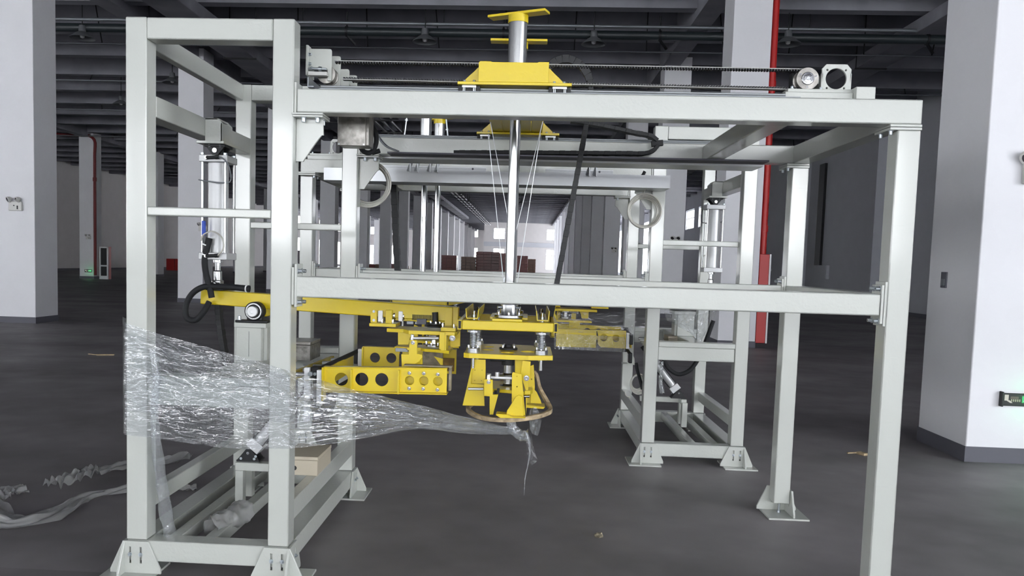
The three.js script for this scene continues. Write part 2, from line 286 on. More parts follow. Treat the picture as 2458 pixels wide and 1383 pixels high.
{ const t = thing('hose_cabinet', 'red hose cabinet with white frame half hidden behind the left tower', 'cabinet', [-7.9, 0, -29.6]);
  obj('case', B(-8.2, -7.98, 0.2, 1.8, -29.9, -29.6, 0.01), M.red, t); obj('frame', [B(-7.98, -7.9, 0.2, 1.8, -29.9, -29.6, 0.01)], M.frameWhite, t); }
// switch box with a dark conduit on the right wall
{ const t = thing('switch_box', 'grey wall box under a black conduit on the dark right wall', 'box', [15.9, 1.3, -35.4]);
  obj('case', B(15.86, 16, 1.2, 1.85, -36.2, -34.9, 0.01), M.wallGrey, t); obj('door', B(15.845, 15.86, 1.23, 1.82, -35.8, -34.95, 0.004), M.wallGrey, t);
  obj('conduit', B(15.88, 16, 1.85, 6.7, -36.6, -35.9), M.black, t); }

// ---------------------------------------------------------------- pipes, trays and lamps under the ceiling
{ const t = thing('ceiling_pipe', 'thick dark pipe running across under the near ceiling beams', 'pipe', [0, 7.33, -17.1]);
  obj('pipe', C([HX0 + 0.2, 7.3, -17.1], [HX1 - 0.2, 7.3, -17.1], 0.11, 0.11, 18), M.pipeDark, t);
  for (const x of [-11.5, -2.9, 1.1, 5, 11.5]) obj('hanger', [C([x, 7.41, -17.1], [x, 7.78, -17.1], 0.02), C([x - 0.03, 7.3, -17.1], [x + 0.03, 7.3, -17.1], 0.13, 0.13, 18), bar([x, 7.2, -17.1], [x + 0.2, 7.0, -17.2], 0.06, 0.04)], M.black, t); }
{ const t = thing('ceiling_pipe', 'bright zinc pipe lying along the thick dark ceiling pipe', 'pipe', [0, 7.46, -17]);
  obj('pipe', C([HX0 + 0.2, 7.47, -16.95], [HX1 - 0.2, 7.47, -16.95], 0.045, 0.045, 14), M.pipeZinc, t);
  for (const x of [-8, -4, -0.4, 2.2, 8.6]) obj('hanger', C([x, 7.5, -16.95], [x, 8.45, -16.95], 0.012, 0.012, 6), M.black, t); }
{ const t = thing('ceiling_pipe', 'thin pale conduit across the ceiling behind the belt drive', 'pipe', [0, 7.38, -19]);
  obj('pipe', C([HX0 + 0.2, 7.38, -18.95], [HX1 - 0.2, 7.38, -18.95], 0.022, 0.022, 10), M.pipeZinc, t);
  for (let x = -30; x < 15; x += 1.93) obj('hanger', C([x + 0.4 * rnd(), 7.38, -18.95], [x + 0.2, 8.45, -18.95], 0.016, 0.016, 6), M.black, t); }
for (const [z, n] of [[-24.6, 'second'], [-30.4, 'third'], [-38.2, 'fourth']]) { const t = thing('ceiling_pipe', n + ' thin conduit back across the ceiling beams', 'pipe', [0, 7.5, z], 'conduits across the far ceiling'); obj('pipe', C([HX0 + 0.2, 7.55, z], [HX1 - 0.2, 7.55, z], 0.03, 0.03, 8), M.pipeZinc, t); for (let x = -30; x < 15; x += 2.6) obj('hanger', C([x + rnd(), 7.55, z], [x + rnd(), 8.45, z], 0.018, 0.018, 6), M.black, t); }
for (const [x, w, l] of [[-6.9, 0.45, 'grey duct running away under the ceiling above the left tower'], [11.55, 0.4, 'dark duct running away under the ceiling at the right']]) { const t = thing('ceiling_duct', l, 'duct', [x, 7.6, -60]); obj('duct', B(x - w, x + w, 7.42, 7.74, -110, 2, 0.02), M.ceiling, t); for (let z = -4; z > -80; z -= 5.5) obj('hanger', [C([x - w - 0.02, 7.4, z], [x - w - 0.02, 8.45, z], 0.014, 0.014, 6), B(x - w - 0.04, x + w + 0.04, 7.38, 7.42, z - 0.03, z + 0.03)], M.black, t); }
{ const t = thing('cable_ladder', 'long cluttered tray of pipes running away under the middle ceiling', 'tray', [-4.4, 7.2, -70]);
  for (const dx of [-0.35, 0, 0.35]) obj('pipe', C([-4.4 + dx, 7.35, -28], [-4.4 + dx, 7.35, -124], 0.06, 0.06, 10), M.pipeZinc, t);
  for (let z = -30; z > -122; z -= 3.1) obj('hanger', [B(-4.9, -3.9, 7.24, 7.29, z - 0.03, z + 0.03), C([-4.85, 7.25, z], [-4.85, 8.4, z], 0.025, 0.025, 6), C([-3.95, 7.25, z], [-3.95, 8.4, z], 0.025, 0.025, 6)], M.black, t); }
function pendant(x, y, z, label, g) {
  const t = thing('pendant_lamp', label, 'lamp', [x, y, z], g);
  obj('shade', lathe([x, y, z], [0, 1, 0], [[0.3, 0], [0.315, 0.0], [0.3, 0.02], [0.16, 0.13], [0.09, 0.17], [0.085, 0.3], [0.07, 0.33], [0, 0.33]], 26), M.lamp, t);
  obj('bulb', lathe([x, y, z], [0, 1, 0], [[0, 0.0], [0.05, 0.02], [0.06, 0.07], [0.04, 0.15], [0, 0.16]], 14), M.white, t);
  obj('cable', C([x, y + 0.33, z], [x, 8.48, z], 0.012, 0.012, 6), M.black, t);
  return t;
}
const lampG = 'conical pendant lamps under the ceiling', L0 = pendant(-9.79, 7.0, -17.0, 'cone lamp hanging beside the big left column', lampG);
[[-0.86, -16.85, 'cone lamp hanging just left of the top yellow plate'], [3.35, -16.85, 'cone lamp hanging right of the top yellow plate'], [8.0, -16.6, 'cone lamp right of the red riser near the ceiling'], [-9.74, -22.2, 'cone lamp framed inside the left tower top'], [-13.5, -26.2, 'cone lamp low between the left column and the left tower'], [-5.2, -16.9, 'cone lamp mostly hidden above the left tower']].forEach(([x, z, l]) => copy(L0, [x, 7.0, z], 0, l));
let ln = 0; for (let z = -28; z > -75; z -= 8.6) for (const x of [-13, -3.6, 1.2, 10]) copy(L0, [x, 7.0, z], 0, 'small distant cone lamp, ' + ORD[Math.floor(ln / 4)] + ' far row, ' + ['far left', 'left of centre', 'right of centre', 'far right'][ln++ % 4]);

// ---------------------------------------------------------------- goods stacked far down the hall
function pallet(x, z, w, h, d, mat, label) {
  const t = thing('wrapped_pallet', label, 'pallet', [x, 0, z], 'film wrapped pallets far down the hall');
  obj('pallet_base', [B(x - w / 2, x + w / 2, 0.1, 0.14, z - d, z), B(x - w / 2, x - w / 2 + 0.12, 0, 0.1, z - d, z), B(x + w / 2 - 0.12, x + w / 2, 0, 0.1, z - d, z), B(x - 0.06, x + 0.06, 0, 0.1, z - d, z)], M.wood, t);
  obj('load_core', B(x - w / 2 + 0.05, x + w / 2 - 0.05, 0.14, h - 0.05, z - d + 0.08, z - 0.08), mat, t);
  const n = Math.max(2, Math.round(h / 0.34));
  for (let i = 0; i < n; i++) for (let j = 0; j < 3; j++) { const a = x - w / 2 + w * j / 3, y = 0.14 + (h - 0.14) * i / n; obj('carton', B(a + 0.012, a + w / 3 - 0.012, y + 0.01, y + (h - 0.14) / n - 0.006, z - d + rnd() * 0.04, z - rnd() * 0.05, 0.02), mat, t); }
}
pallet(-6.2, -80, 1.6, 2.1, 1.5, M.redWrap, 'dark red wrapped pallet, left end of the stacked row');
pallet(-4.2, -80, 1.5, 2.0, 1.5, M.brownWrap, 'brown shiny wrapped pallet between two red ones');
pallet(-2.3, -82, 2.5, 2.6, 1.6, M.redWrap, 'tallest dark red wrapped pallet right behind the rear guide rods');
pallet(-0.2, -81, 1.7, 2.5, 1.5, M.redWrap, 'dark red wrapped pallet just left of the middle shaft');
pallet(1.4, -84, 1.2, 2.3, 1.4, M.redWrap, 'narrow dark red pallet right of the middle shaft');
pallet(2.4, -88, 1.0, 2.0, 1.4, M.brownWrap, 'last small brownish pallet at the right end of the row');
{ const t = thing('stacked_crates', 'low row of dark red crates by the far left wall', 'crates', [-27.6, 0, -64]); for (let i = 0; i < 4; i++) obj('crate', B(-29 + i * 0.75, -28.3 + i * 0.75, 0, 1.0, -65, -64, 0.02), M.red, t); }
{ const t = thing('stacked_crates', 'low red crates with a grey machine box behind the left posts', 'crates', [-15.6, 0, -58]); for (let i = 0; i < 5; i++) obj('crate', B(-17 + i * 0.62, -16.4 + i * 0.62, 0, 0.8, -59, -58, 0.02), M.redWrap, t); obj('box', B(-15.9, -14.9, 0.8, 2.0, -59, -58.2, 0.02), M.wallGrey, t); }
{ const t = thing('stacked_crates', 'low dark crates under the far left windows', 'crates', [-16, 0, -90]); for (let i = 0; i < 9; i++) obj('crate', B(-19 + i * 0.8, -18.25 + i * 0.8, 0, 0.7 + 0.3 * rnd(), -91, -90, 0.02), i % 3 ? M.brownWrap : M.redWrap, t); }
{ const t = thing('notice_board', 'small red notice panel on a far left column', 'board', [-17, 0.9, -50]); obj('panel', B(-17.6, -16.9, 0, 2.0, -50.1, -50, 0.01), M.red, t); obj('print', B(-17.4, -17.15, 0.6, 1.7, -50, -49.99), M.white, t); }
{ const t = thing('blue_post', 'bright blue upright panel far behind the rear left post', 'panel', [-10.4, 0, -46]); obj('panel', B(-10.5, -10.15, 0, 3.1, -46.2, -46, 0.02), M.blue, t); obj('switch_box', B(-10.55, -10.1, 3.1, 4.3, -46.2, -46, 0.02), M.pipeZinc, t); }
// scraps on the floor
{ const t = thing('wood_offcut', 'pale wooden offcut lying on the floor left of the tower', 'offcut', [[-4.426, 0, -7.955]][0]); const p = [[-4.571, 0.012, -7.858], [-4.411, 0.012, -7.8], [-4.184, 0.012, -7.872]]; obj('stick', [bar(p[1][0] < 0 ? p[1] : p[1], p[2], 0.045, 0.02, 0.004)], M.wood, t); obj('splinter', [bar(p[0], p[1], 0.016, 0.012, 0.003)], M.wood, t); }
{ const p = [[4.664, 0.012, -3.269], [4.768, 0.012, -3.303], [4.806, 0.012, -3.234]]; const t = thing('wood_offcut', 'pale wooden offcut on the floor beside the right front post', 'offcut', [p[1][0], 0, p[1][2]]); obj('stick', [bar(p[1], p[2], 0.05, 0.022, 0.004)], M.wood, t); obj('splinter', [bar(p[0], p[1], 0.018, 0.012, 0.003)], M.wood, t); }
{ const p = [[2.339, 0.01, -0.846]][0]; const t = thing('paper_scrap', 'tiny crumpled paper scrap alone on the floor in front', 'scrap', [p[0], 0, p[2]]); const g = new THREE.IcosahedronGeometry(0.022, 1), a = g.attributes.position; for (let i = 0; i < a.count; i++) { const k = 0.6 + 0.8 * hash(Math.round(a.getX(i) * 900), Math.round(a.getY(i) * 900 + a.getZ(i) * 500)); a.setXYZ(i, a.getX(i) * k + p[0], Math.max(0.002, a.getY(i) * k * 0.7 + 0.014), a.getZ(i) * k + p[2]); } g.computeVertexNormals(); obj('paper', g, M.pad, t); }

// ================================================================ the machine frames
// Machine coordinates: x to the right from the left face of the front left post, y up, z towards the viewer from the front post faces.
const ZB = -1.409, PW = 0.1;
function makeFrame(XR, label, channelY) {
  const t = thing('gantry_frame', label, 'machine frame', [0, 0, 0]), TW = 0.788, r = 0.006;
  const tube = (n, ...b) => obj(n, B(...b, r), n === 'post' ? M.paintPost : M.paint, t);
  // tower posts
  for (const x of [0, TW - PW]) for (const z of [0, ZB]) tube('post', x, x + PW, 0.171, 2.625, z - PW, z);
  for (const z of [0, ZB]) {
    tube('top_beam', PW, TW - PW, 2.525, 2.623, z - PW, z);
    tube('rung', PW, TW - PW, 1.72, 1.762, z - 0.045, z - 0.003);
    obj('lower_beam', [B(PW, TW - PW, 0.93, 0.972, z - 0.1, z, r), B(PW, TW - PW, 0.826, 0.932, z - 0.092, z - 0.008, r)], M.paint, t);
    tube('base_beam', 0, TW, 0.067, 0.169, z - PW, z);
  }
  tube('side_beam', 0, 0.05, 2.523, 2.622, ZB, -PW);
  tube('cylinder_beam', 0, PW, 2.187, 2.288, ZB, -PW);
  for (const x of [0, TW - PW]) tube('base_beam', x, x + PW, 0.067, 0.169, ZB, -PW);
  for (const x of [0.17, 0.345]) tube('inner_beam', x, x + 0.06, 0.1, 0.168, ZB, -PW);
  tube('side_rail', 0, 0.06, 0.285, 0.372, ZB, -PW);
  tube('side_rail', TW - 0.06, TW, 0.275, 0.375, ZB, -PW);
  tube('pivot_beam', 0.3, 0.42, 0.87, 0.965, ZB, -PW);
  // gantry legs with their cap plates
  for (const z of [0, ZB]) {
    tube('post', XR - PW, XR, 0.08, 2.183, z - PW, z);
    const cap = obj('cap_plate', [B(XR - 0.135, XR + 0.002, 2.182, 2.194, z - 0.16, z + 0.002, 0.002), B(XR - 0.135, XR + 0.002, 2.1955, 2.207, z - 0.16, z + 0.002, 0.002)], M.paint, t);
    parts('bolt', [-0.03, -0.13].map((dz) => boltG([XR - 0.118, 2.182, z + dz], [0, -1, 0], 0.008, 0.018)), M.zinc, cap);
    tube('gantry_beam', 0.802, XR, 2.207, 2.315, z - PW, z);
    tube('tie_beam', 0.802, XR - PW - 0.026, 1.361, 1.459, z - 0.08, z);
    for (const [x, d] of [[TW + 0.001, 1], [XR - PW - 0.026, -1]]) {
      const e = obj('end_plate', [B(x, x + 0.012, 1.325, 1.5, z - 0.1, z + 0.002, 0.002), B(x + 0.0135, x + 0.0255, 1.315, 1.515, z - 0.1, z + 0.002, 0.002)], M.paint, t);
      const xf = d > 0 ? x + 0.0255 : x;
      parts('bolt', [[1.482, -0.018], [1.482, -0.082], [1.337, -0.018], [1.337, -0.082]].map(([y, dz]) => boltG([xf, y, z + dz], [d, 0, 0], 0.009, 0.02)), M.zinc, e);
    }
    // corner bracket: shelf plate, curved web, clamp bolts
    const br = obj('bracket', [B(0.779, 0.925, 2.197, 2.2065, z - 0.13, z + 0.004, 0.002), B(0.785, 0.925, 2.186, 2.1955, z - 0.13, z + 0.004, 0.002),
      plate([[0.789, 2.186], [0.914, 2.186], [0.916, 2.112], ...Array.from({ length: 9 }, (_, i) => { const a = i / 9; return [0.916 - 0.1 * (a * 0.75 + 0.07) - 0.014 * a * a, 2.112 - 0.122 * Math.pow(a + 0.02, 1.25)]; }), [0.823, 1.99], [0.789, 1.99]], 'z', z - 0.058, z - 0.044)], M.paint, t);
    parts('bolt', [[0.83, -0.02], [0.895, -0.02], [0.9, -0.105]].map(([x, dz]) => boltG([x, 2.186, z + dz], [0, -1, 0], 0.009, 0.02)), M.zinc, br);
    obj('side_plate', B(TW + 0.001, TW + 0.013, 2.2, 2.345, z - 0.1, z - 0.002, 0.002), M.paint, t);
    // guide rail on top
    const rail = obj('guide_rail', [B(0.9, 3.003, 2.315, 2.327, z - 0.062, z - 0.038, 0.001), B(0.9, 3.003, 2.329, 2.338, z - 0.062, z - 0.038, 0.002), B(0.9, 3.003, 2.326, 2.33, z - 0.057, z - 0.043)], M.railSteel, t);
    obj('rail_bed', B(0.9, 3.06, 2.3155, 2.3195, z - 0.09, z - 0.012, 0.001), M.pipeZinc, rail);
  }
  tube('cross_beam', XR - PW, XR, 2.207, 2.315, ZB, -PW);
  tube('cross_beam', 2.935, 3.04, 2.207, 2.3, ZB, -PW);
  tube('cross_beam', XR - PW, XR, 1.361, 1.459, ZB, -PW);
  // feet: base plate, gussets on the two outer faces, slot bolts, jacking screw
  const foot = (x, z, sx, sz) => {   // x, z: middle of the post; sx, sz: outer sides
    const fx = x + sx * 0.05, fz = z + sz * 0.05, tr = (c, s, sl) => [[c - 0.124, 0.012], [c + 0.124, 0.012], [c + 0.124, 0.03], [c + 0.062, 0.168], [c - 0.062, 0.168], [c - 0.124, 0.03]];
    const slots = (c) => [-0.026, 0.026].map((d) => [[c + d - 0.005, 0.06], [c + d - 0.005, 0.14], [c + d + 0.005, 0.14], [c + d + 0.005, 0.06]]);
    const g = [B(x - 0.125 + sx * 0.025, x + 0.125 + sx * 0.025, 0, 0.012, z - 0.125 + (sz > 0 ? 0.025 : -0.01), z + 0.125 + (sz > 0 ? 0.025 : 0.01), 0.002),
      plate(tr(x), 'z', fz + sz * 0.0015, fz + sz * 0.0135, slots(x)), plate(tr(z), 'x', fx + sx * 0.0015, fx + sx * 0.0135, slots(z))];
    const f = obj('foot', g, M.paint, t);
    parts('bolt', [-0.026, 0.026].map((d) => hexG([x + d, 0.103, fz + sz * 0.0135], [0, 0, sz], 0.008, 0.008)), M.zinc, f);
    parts('bolt', [-0.026, 0.026].map((d) => hexG([fx + sx * 0.0135, 0.103, z + d], [sx, 0, 0], 0.008, 0.008)), M.zinc, f);
    obj('jack_screw', [rod([x, 0.012, z], [x, 0.1, z], 0.007), C([x, 0.012, z], [x, 0.024, z], 0.013, 0.013, 6)], M.zinc, f);
  };
  for (const [z, sz] of [[-0.05, 1], [ZB - 0.05, -1]]) { foot(0.05, z, -1, sz); foot(TW - 0.05, z, 1, sz); foot(XR - 0.05, z, 1, sz); }
  // mounting saddle for the air cylinder on the cylinder beam
  obj('cylinder_saddle', [B(0.062, 0.215, 2.148, 2.162, -0.86, -0.65, 0.002), plate([[0.1005, 2.162], [0.195, 2.162], [0.195, 2.262], [0.17, 2.287], [0.1005, 2.287]], 'z', -0.69, -0.678), plate([[0.1005, 2.162], [0.195, 2.162], [0.195, 2.262], [0.17, 2.287], [0.1005, 2.287]], 'z', -0.832, -0.82), B(0.186, 0.196, 2.16, 2.262, -0.832, -0.678, 0.002), B(0.1005, 0.172, 2.278, 2.288, -0.832, -0.678, 0.002)], M.paint, t);
  // stand for the tilting cylinder, on the inner beams
  obj('clevis_stand', [B(0.302, 0.69, 0.358, 0.404, -0.67, -0.62, 0.003), B(0.302, 0.348, 0.168, 0.358, -0.67, -0.62, 0.003), B(0.302, 0.348, 0.168, 0.38, -0.82, -0.77, 0.003), B(0.302, 0.348, 0.358, 0.404, -0.77, -0.67, 0.003)], M.paint, t);
  // galvanised channel along the outer side of the rear beam
  obj('cable_channel', [B(0.7, XR - 0.25, channelY, channelY + 0.004, ZB - 0.35, ZB - PW - 0.001), B(0.7, XR - 0.25, channelY + 0.004, channelY + 0.092, ZB - 0.35, ZB - 0.347), B(0.7, XR - 0.25, channelY + 0.004, 2.21, ZB - PW - 0.005, ZB - PW - 0.001)], M.alu, t);
  return t;
}
const frameA = makeFrame(3.583, 'big white front gantry frame with a square tower at its left end', 2.196);
const frameB = makeFrame(3.532, 'rear white gantry frame, turned round with its tower at the right', 2.13);
frameB.position.set(BX, 0, BZ); frameB.rotation.y = Math.PI;

// front machine: tray that carries the cable chain on the near side of its rear beam
{ const t = thing('chain_tray', 'grey sheet tray under the cable chain along the rear top beam', 'tray', [2.1, 2.18, -1.33]);
  obj('tray', [B(1.0, 3.3, 2.196, 2.2, ZB + 0.001, ZB + 0.14), B(1.0, 3.3, 2.2, 2.206, ZB + 0.137, ZB + 0.14)], M.band, t); }

// ---------------------------------------------------------------- belt drive of the front beam
{ const t = thing('belt_pulley', 'round steel belt pulley with bright hub at the right beam end', 'pulley', [3.108, 2.415, -0.1]);
  obj('flange', lathe([3.108, 2.415, -0.135], [0, 0, 1], [[0, 0], [0.05, 0], [0.05, 0.006], [0.044, 0.008], [0.044, 0.044], [0.05, 0.046], [0.05, 0.053], [0.0485, 0.0545], [0.028, 0.0545]], 40), M.brushed, t);
  obj('hub', lathe([3.108, 2.415, -0.082], [0, 0, 1], [[0.0285, 0], [0.0285, 0.004], [0.026, 0.006], [0.02, 0.006], [0.0185, 0.003], [0.0175, 0.007], [0.008, 0.009], [0, 0.009]], 32), M.chrome, t);
  parts('screw', [0.3, 2.6, 4.7].map((a) => lathe([3.108 + 0.037 * Math.cos(a), 2.415 + 0.037 * Math.sin(a), -0.081], [0, 0, 1], [[0.0045, 0], [0.0045, 0.002], [0, 0.002]], 10)), M.chrome, t);
  obj('axle', lathe([3.108, 2.415, -0.074], [0, 0, 1], [[0.006, 0], [0.006, 0.004], [0.003, 0.004], [0, 0.002]], 12), M.zinc, t);
  obj('bearing_block', [B(3.06, 3.155, 2.35, 2.46, -0.2, -0.145, 0.006)], M.black, t); }
function belt(p, q, tooth, t, name, flip) {
  const a = V(p), b = V(q), L = a.distanceTo(b), n = Math.floor(L / 0.0125), d = b.clone().sub(a).normalize();
  obj(name, bar(p, q, 0.03, 0.004), M.belt, t);
  const g = []; for (let i = 0; i < n; i++) { const c = a.clone().addScaledVector(d, (i + 0.5) * L / n), k = new THREE.BoxGeometry(0.0068, 0.008, 0.03); k.translate(0, flip ? 0.0058 : -0.0058, 0); g.push(k.translate(c.x, c.y, c.z)); }
  const m = obj('belt_teeth', g, tooth, t); m.userData.kind = 'stuff';
}
{ const t = thing('toothed_belt', 'long toothed drive belt from left housing to the round pulley', 'belt', [2, 2.4, -0.11]);
  belt([0.95, 2.464, -0.11], [3.108, 2.4605, -0.11], M.beltTooth, t, 'upper_run', false);
  belt([0.99, 2.38, -0.11], [3.108, 2.3695, -0.11], M.beltTooth, t, 'lower_run', true);
  const n = 10, arc = []; for (let i = 0; i <= n; i++) { const a = Math.PI / 2 - Math.PI * i / n; arc.push([3.108 + 0.0455 * Math.cos(a), 2.415 + 0.0455 * Math.sin(a), -0.11]); }
  obj('pulley_wrap', arc.slice(1).map((p, i) => bar(arc[i], p, 0.03, 0.0035)), M.belt, t); }
{ const t = thing('toothed_belt', 'second toothed belt running lower behind the rail of the front beam', 'belt', [2, 2.41, -0.3]);
  belt([0.989, 2.42, -0.3], [3.116, 2.419, -0.3], M.beltTooth, t, 'upper_run', false); }
function tensioner(z, x0, x1, y0, y1, label) {
  const t = thing('belt_housing', label, 'housing', [(x0 + x1) / 2, y0, z], 'belt housings beside the left tower');
  const out = [[x0, y0 + 0.05], [x1 - 0.02, y0 + 0.05], [x1 - 0.02, y0], [x1, y0], [x1, y1 - 0.01], [x1 - 0.003, y1 - 0.003], [x1 - 0.01, y1], [x0, y1]];
  obj('side_plate', plate(out, 'z', z, z - 0.008), M.paint, t);
  obj('side_plate', plate(out.map(([x, y]) => [x + 0.024, y - 0.012]), 'z', z - 0.085, z - 0.093), M.paint, t);
  obj('back_plate', [B(x0 - 0.012, x0, y0 + 0.02, y1 + 0.012, z - 0.093, z + 0.024, 0.002)], M.paint, t);
  parts('bolt', [0.03, 0.075].map((d) => boltG([x0, y1 - d, z + 0.012], [1, 0, 0], 0.007, 0.012)), M.zinc, t);
  obj('tension_screw', [rod([x0 + 0.002, y0 + 0.052, z + 0.02], [x0 + 0.09, y0 + 0.05, z + 0.02], 0.006), C([x0 + 0.052, y0 + 0.05, z + 0.02], [x0 + 0.066, y0 + 0.05, z + 0.02], 0.013, 0.013, 6), lathe([x0 + 0.012, y0 + 0.052, z + 0.02], [1, 0, 0], [[0, 0], [0.01, 0], [0.01, 0.008], [0, 0.008]], 12)], M.zinc, t);
  obj('slide_block', B(x0 + 0.004, x0 + 0.096, y0 + 0.016, y0 + 0.034, z + 0.004, z + 0.04, 0.002), M.plastic, t);
  obj('idler_wheel', lathe([x0 + 0.08, y0 + 0.035, z - 0.08], [0, 0, 1], [[0, 0], [0.045, 0], [0.045, 0.005], [0.04, 0.007], [0.04, 0.06], [0.045, 0.062], [0.045, 0.068], [0, 0.068]], 28), M.brushed, t);
  return t;
}
tensioner(-0.25, 0.79, 0.899, 2.405, 2.556, 'larger pale belt housing with screw beside the front left tower post');
tensioner(-0.65, 0.79, 0.896, 2.405, 2.554, 'smaller looking pale belt housing behind the first one');
{ const t = thing('steel_angle', 'grey steel angle slanting back under the belt housings', 'bracket', [0.83, 2.34, -0.4]);
  obj('angle', [B(0.82, 0.85, 2.344, 2.35, -1.2, -0.11), B(0.82, 0.826, 2.35, 2.39, -1.2, -0.11)], M.pipeZinc, t); }
function motorMount(x, z, s, label) {   // plate with a big bore, two side gussets, on a base slab
  const t = thing('motor_mount', label, 'bracket', [x, 2.315, z], 'empty motor mounting brackets');
  const o = [[-0.062, -0.054], [0.064, -0.054], [0.066, 0.04], [0.046, 0.062], [-0.045, 0.062], [-0.064, 0.042]].map(([a, b]) => [x + a, 2.423 + b]);
  obj('face_plate', plate(o, 'z', z, z - 0.012, [[x, 2.421, 0.046], ...[[-0.041, 0.038], [0.041, 0.038], [0.037, -0.042], [-0.039, -0.042]].map(([a, b]) => [x + a, 2.421 + b, 0.0042])]), M.paint, t);
  for (const d of [-0.066, 0.06]) obj('gusset', plate([[z, 2.369], [z - 0.1, 2.369], [z - 0.1, 2.385], [z - 0.012, 2.445], [z, 2.445]].map(([a, b]) => [a, b]), 'x', x + d, x + d + 0.008), M.paint, t);
  obj('base_plate', B(x - 0.22, x + 0.09, 2.352, 2.368, z - 0.12, z + 0.03, 0.002), M.paint, t);
  obj('support_block', B(x + 0.062, x + 0.146, 2.3155, 2.371, z - 0.1, z + 0.078, 0.003), M.paint, t);
  obj('support_bar', B(x - 0.235, x + 0.062, 2.3155, 2.351, z - 0.08, z + 0.045, 0.003), M.paint, t);
  parts('bolt', [[-0.07, 0.01], [0.11, 0], [-0.2, 0.02]].map(([a, b]) => boltG([x + a, 2.3685, z + b], [0, 1, 0], 0.006, 0.012)), M.zinc, t);
  return t;
}
motorMount(3.24, -0.1, 1, 'motor bracket with a round bore at the right end of the front beam');
motorMount(0.35, -2.72, 1, 'motor bracket with a round bore half hidden behind the steel box');

// ---------------------------------------------------------------- yellow carriage on the two top beams
function makeCarriage() {
  const t = thing('lift_carriage', 'yellow carriage with flared gussets riding on the front top rails', 'carriage', [1.79, 2.3, -0.75]);
  for (const [z0, d] of [[0, -1], [ZB - PW, 1]]) {   // d: towards the middle
    const zc = z0 + d * 0.05, a = z0, b = z0 + d * 0.11;
    const sd = obj('saddle', [B(1.536, 2.05, 2.346, 2.359, Math.min(a, b), Math.max(a, b), 0.002), plate([[1.63, 2.359], [1.945, 2.359], [1.945, 2.45], [1.9, 2.45], [1.893, 2.447], [1.69, 2.447], [1.682, 2.45], [1.636, 2.45], [1.63, 2.444]], 'z', a + d * 0.002, a + d * 0.014)], M.yellow, t);
    const curve = (x0, s) => [[x0, 2.3595], [x0 + s * 0.076, 2.3595], ...Array.from({ length: 7 }, (_, i) => { const q = i / 6, e = q * Math.PI / 2; return [x0 + s * (0.07 * Math.cos(e * 0.94) - 0.004 * q + 0.004 - 0.06 * q * (1 - q)), 2.363 + 0.068 * Math.pow(q, 0.9)]; }), [x0, 2.432]];
    obj('gusset', plate(curve(1.63, -1), 'z', zc - 0.005, zc + 0.005), M.yellow, sd); obj('gusset', plate(curve(1.945, 1), 'z', zc - 0.005, zc + 0.005), M.yellow, sd);
    for (const x of [1.588, 1.997]) {
      const k = obj('guide_block', [B(x - 0.05, x - 0.03, 2.3195, 2.345, zc - 0.03, zc + 0.03, 0.003), B(x + 0.03, x + 0.05, 2.3195, 2.345, zc - 0.03, zc + 0.03, 0.003), B(x - 0.03, x + 0.03, 2.322, 2.336, zc - 0.024, zc + 0.024, 0.002)], M.black, t);
      obj('carrier', B(x - 0.032, x + 0.032, 2.336, 2.3455, zc - 0.032, zc + 0.032, 0.001), M.alu, k);
      for (const e of [-0.027, -0.02, 0.02, 0.027]) obj('screw', rod([x + e, 2.32, zc + 0.0265], [x + e, 2.336, zc + 0.0265], 0.0022), M.zinc, k);
    }
    parts('bolt', [1.565, 1.61, 1.972, 2.016].map((x) => boltG([x, 2.359, zc + 0.02], [0, 1, 0], 0.0065, 0.012)), M.zinc, t);
  }
  for (const x of [1.632, 1.875]) obj('side_beam', [B(x, x + 0.07, 2.362, 2.44, ZB - 0.08, -0.016, 0.004)], M.yellow, t);
  obj('floor_plate', [B(1.705, 1.872, 2.362, 2.372, ZB - 0.06, -0.04, 0.001)], M.yellow, t);
  for (const z of [-0.57, -0.98]) obj('guide_collar', lathe([1.792, 2.372, z], [0, 1, 0], [[0.052, 0], [0.075, 0], [0.075, 0.014], [0.056, 0.016], [0.052, 0.05]], 30), M.steel, t);
  return t;
}
const carriage = makeCarriage();
carriage.userData.label = 'yellow carriage with flared gussets riding on the front top rails';
toB(carriage, 'flat yellow carriage of the rear gantry, left of the middle shaft', -0.79);

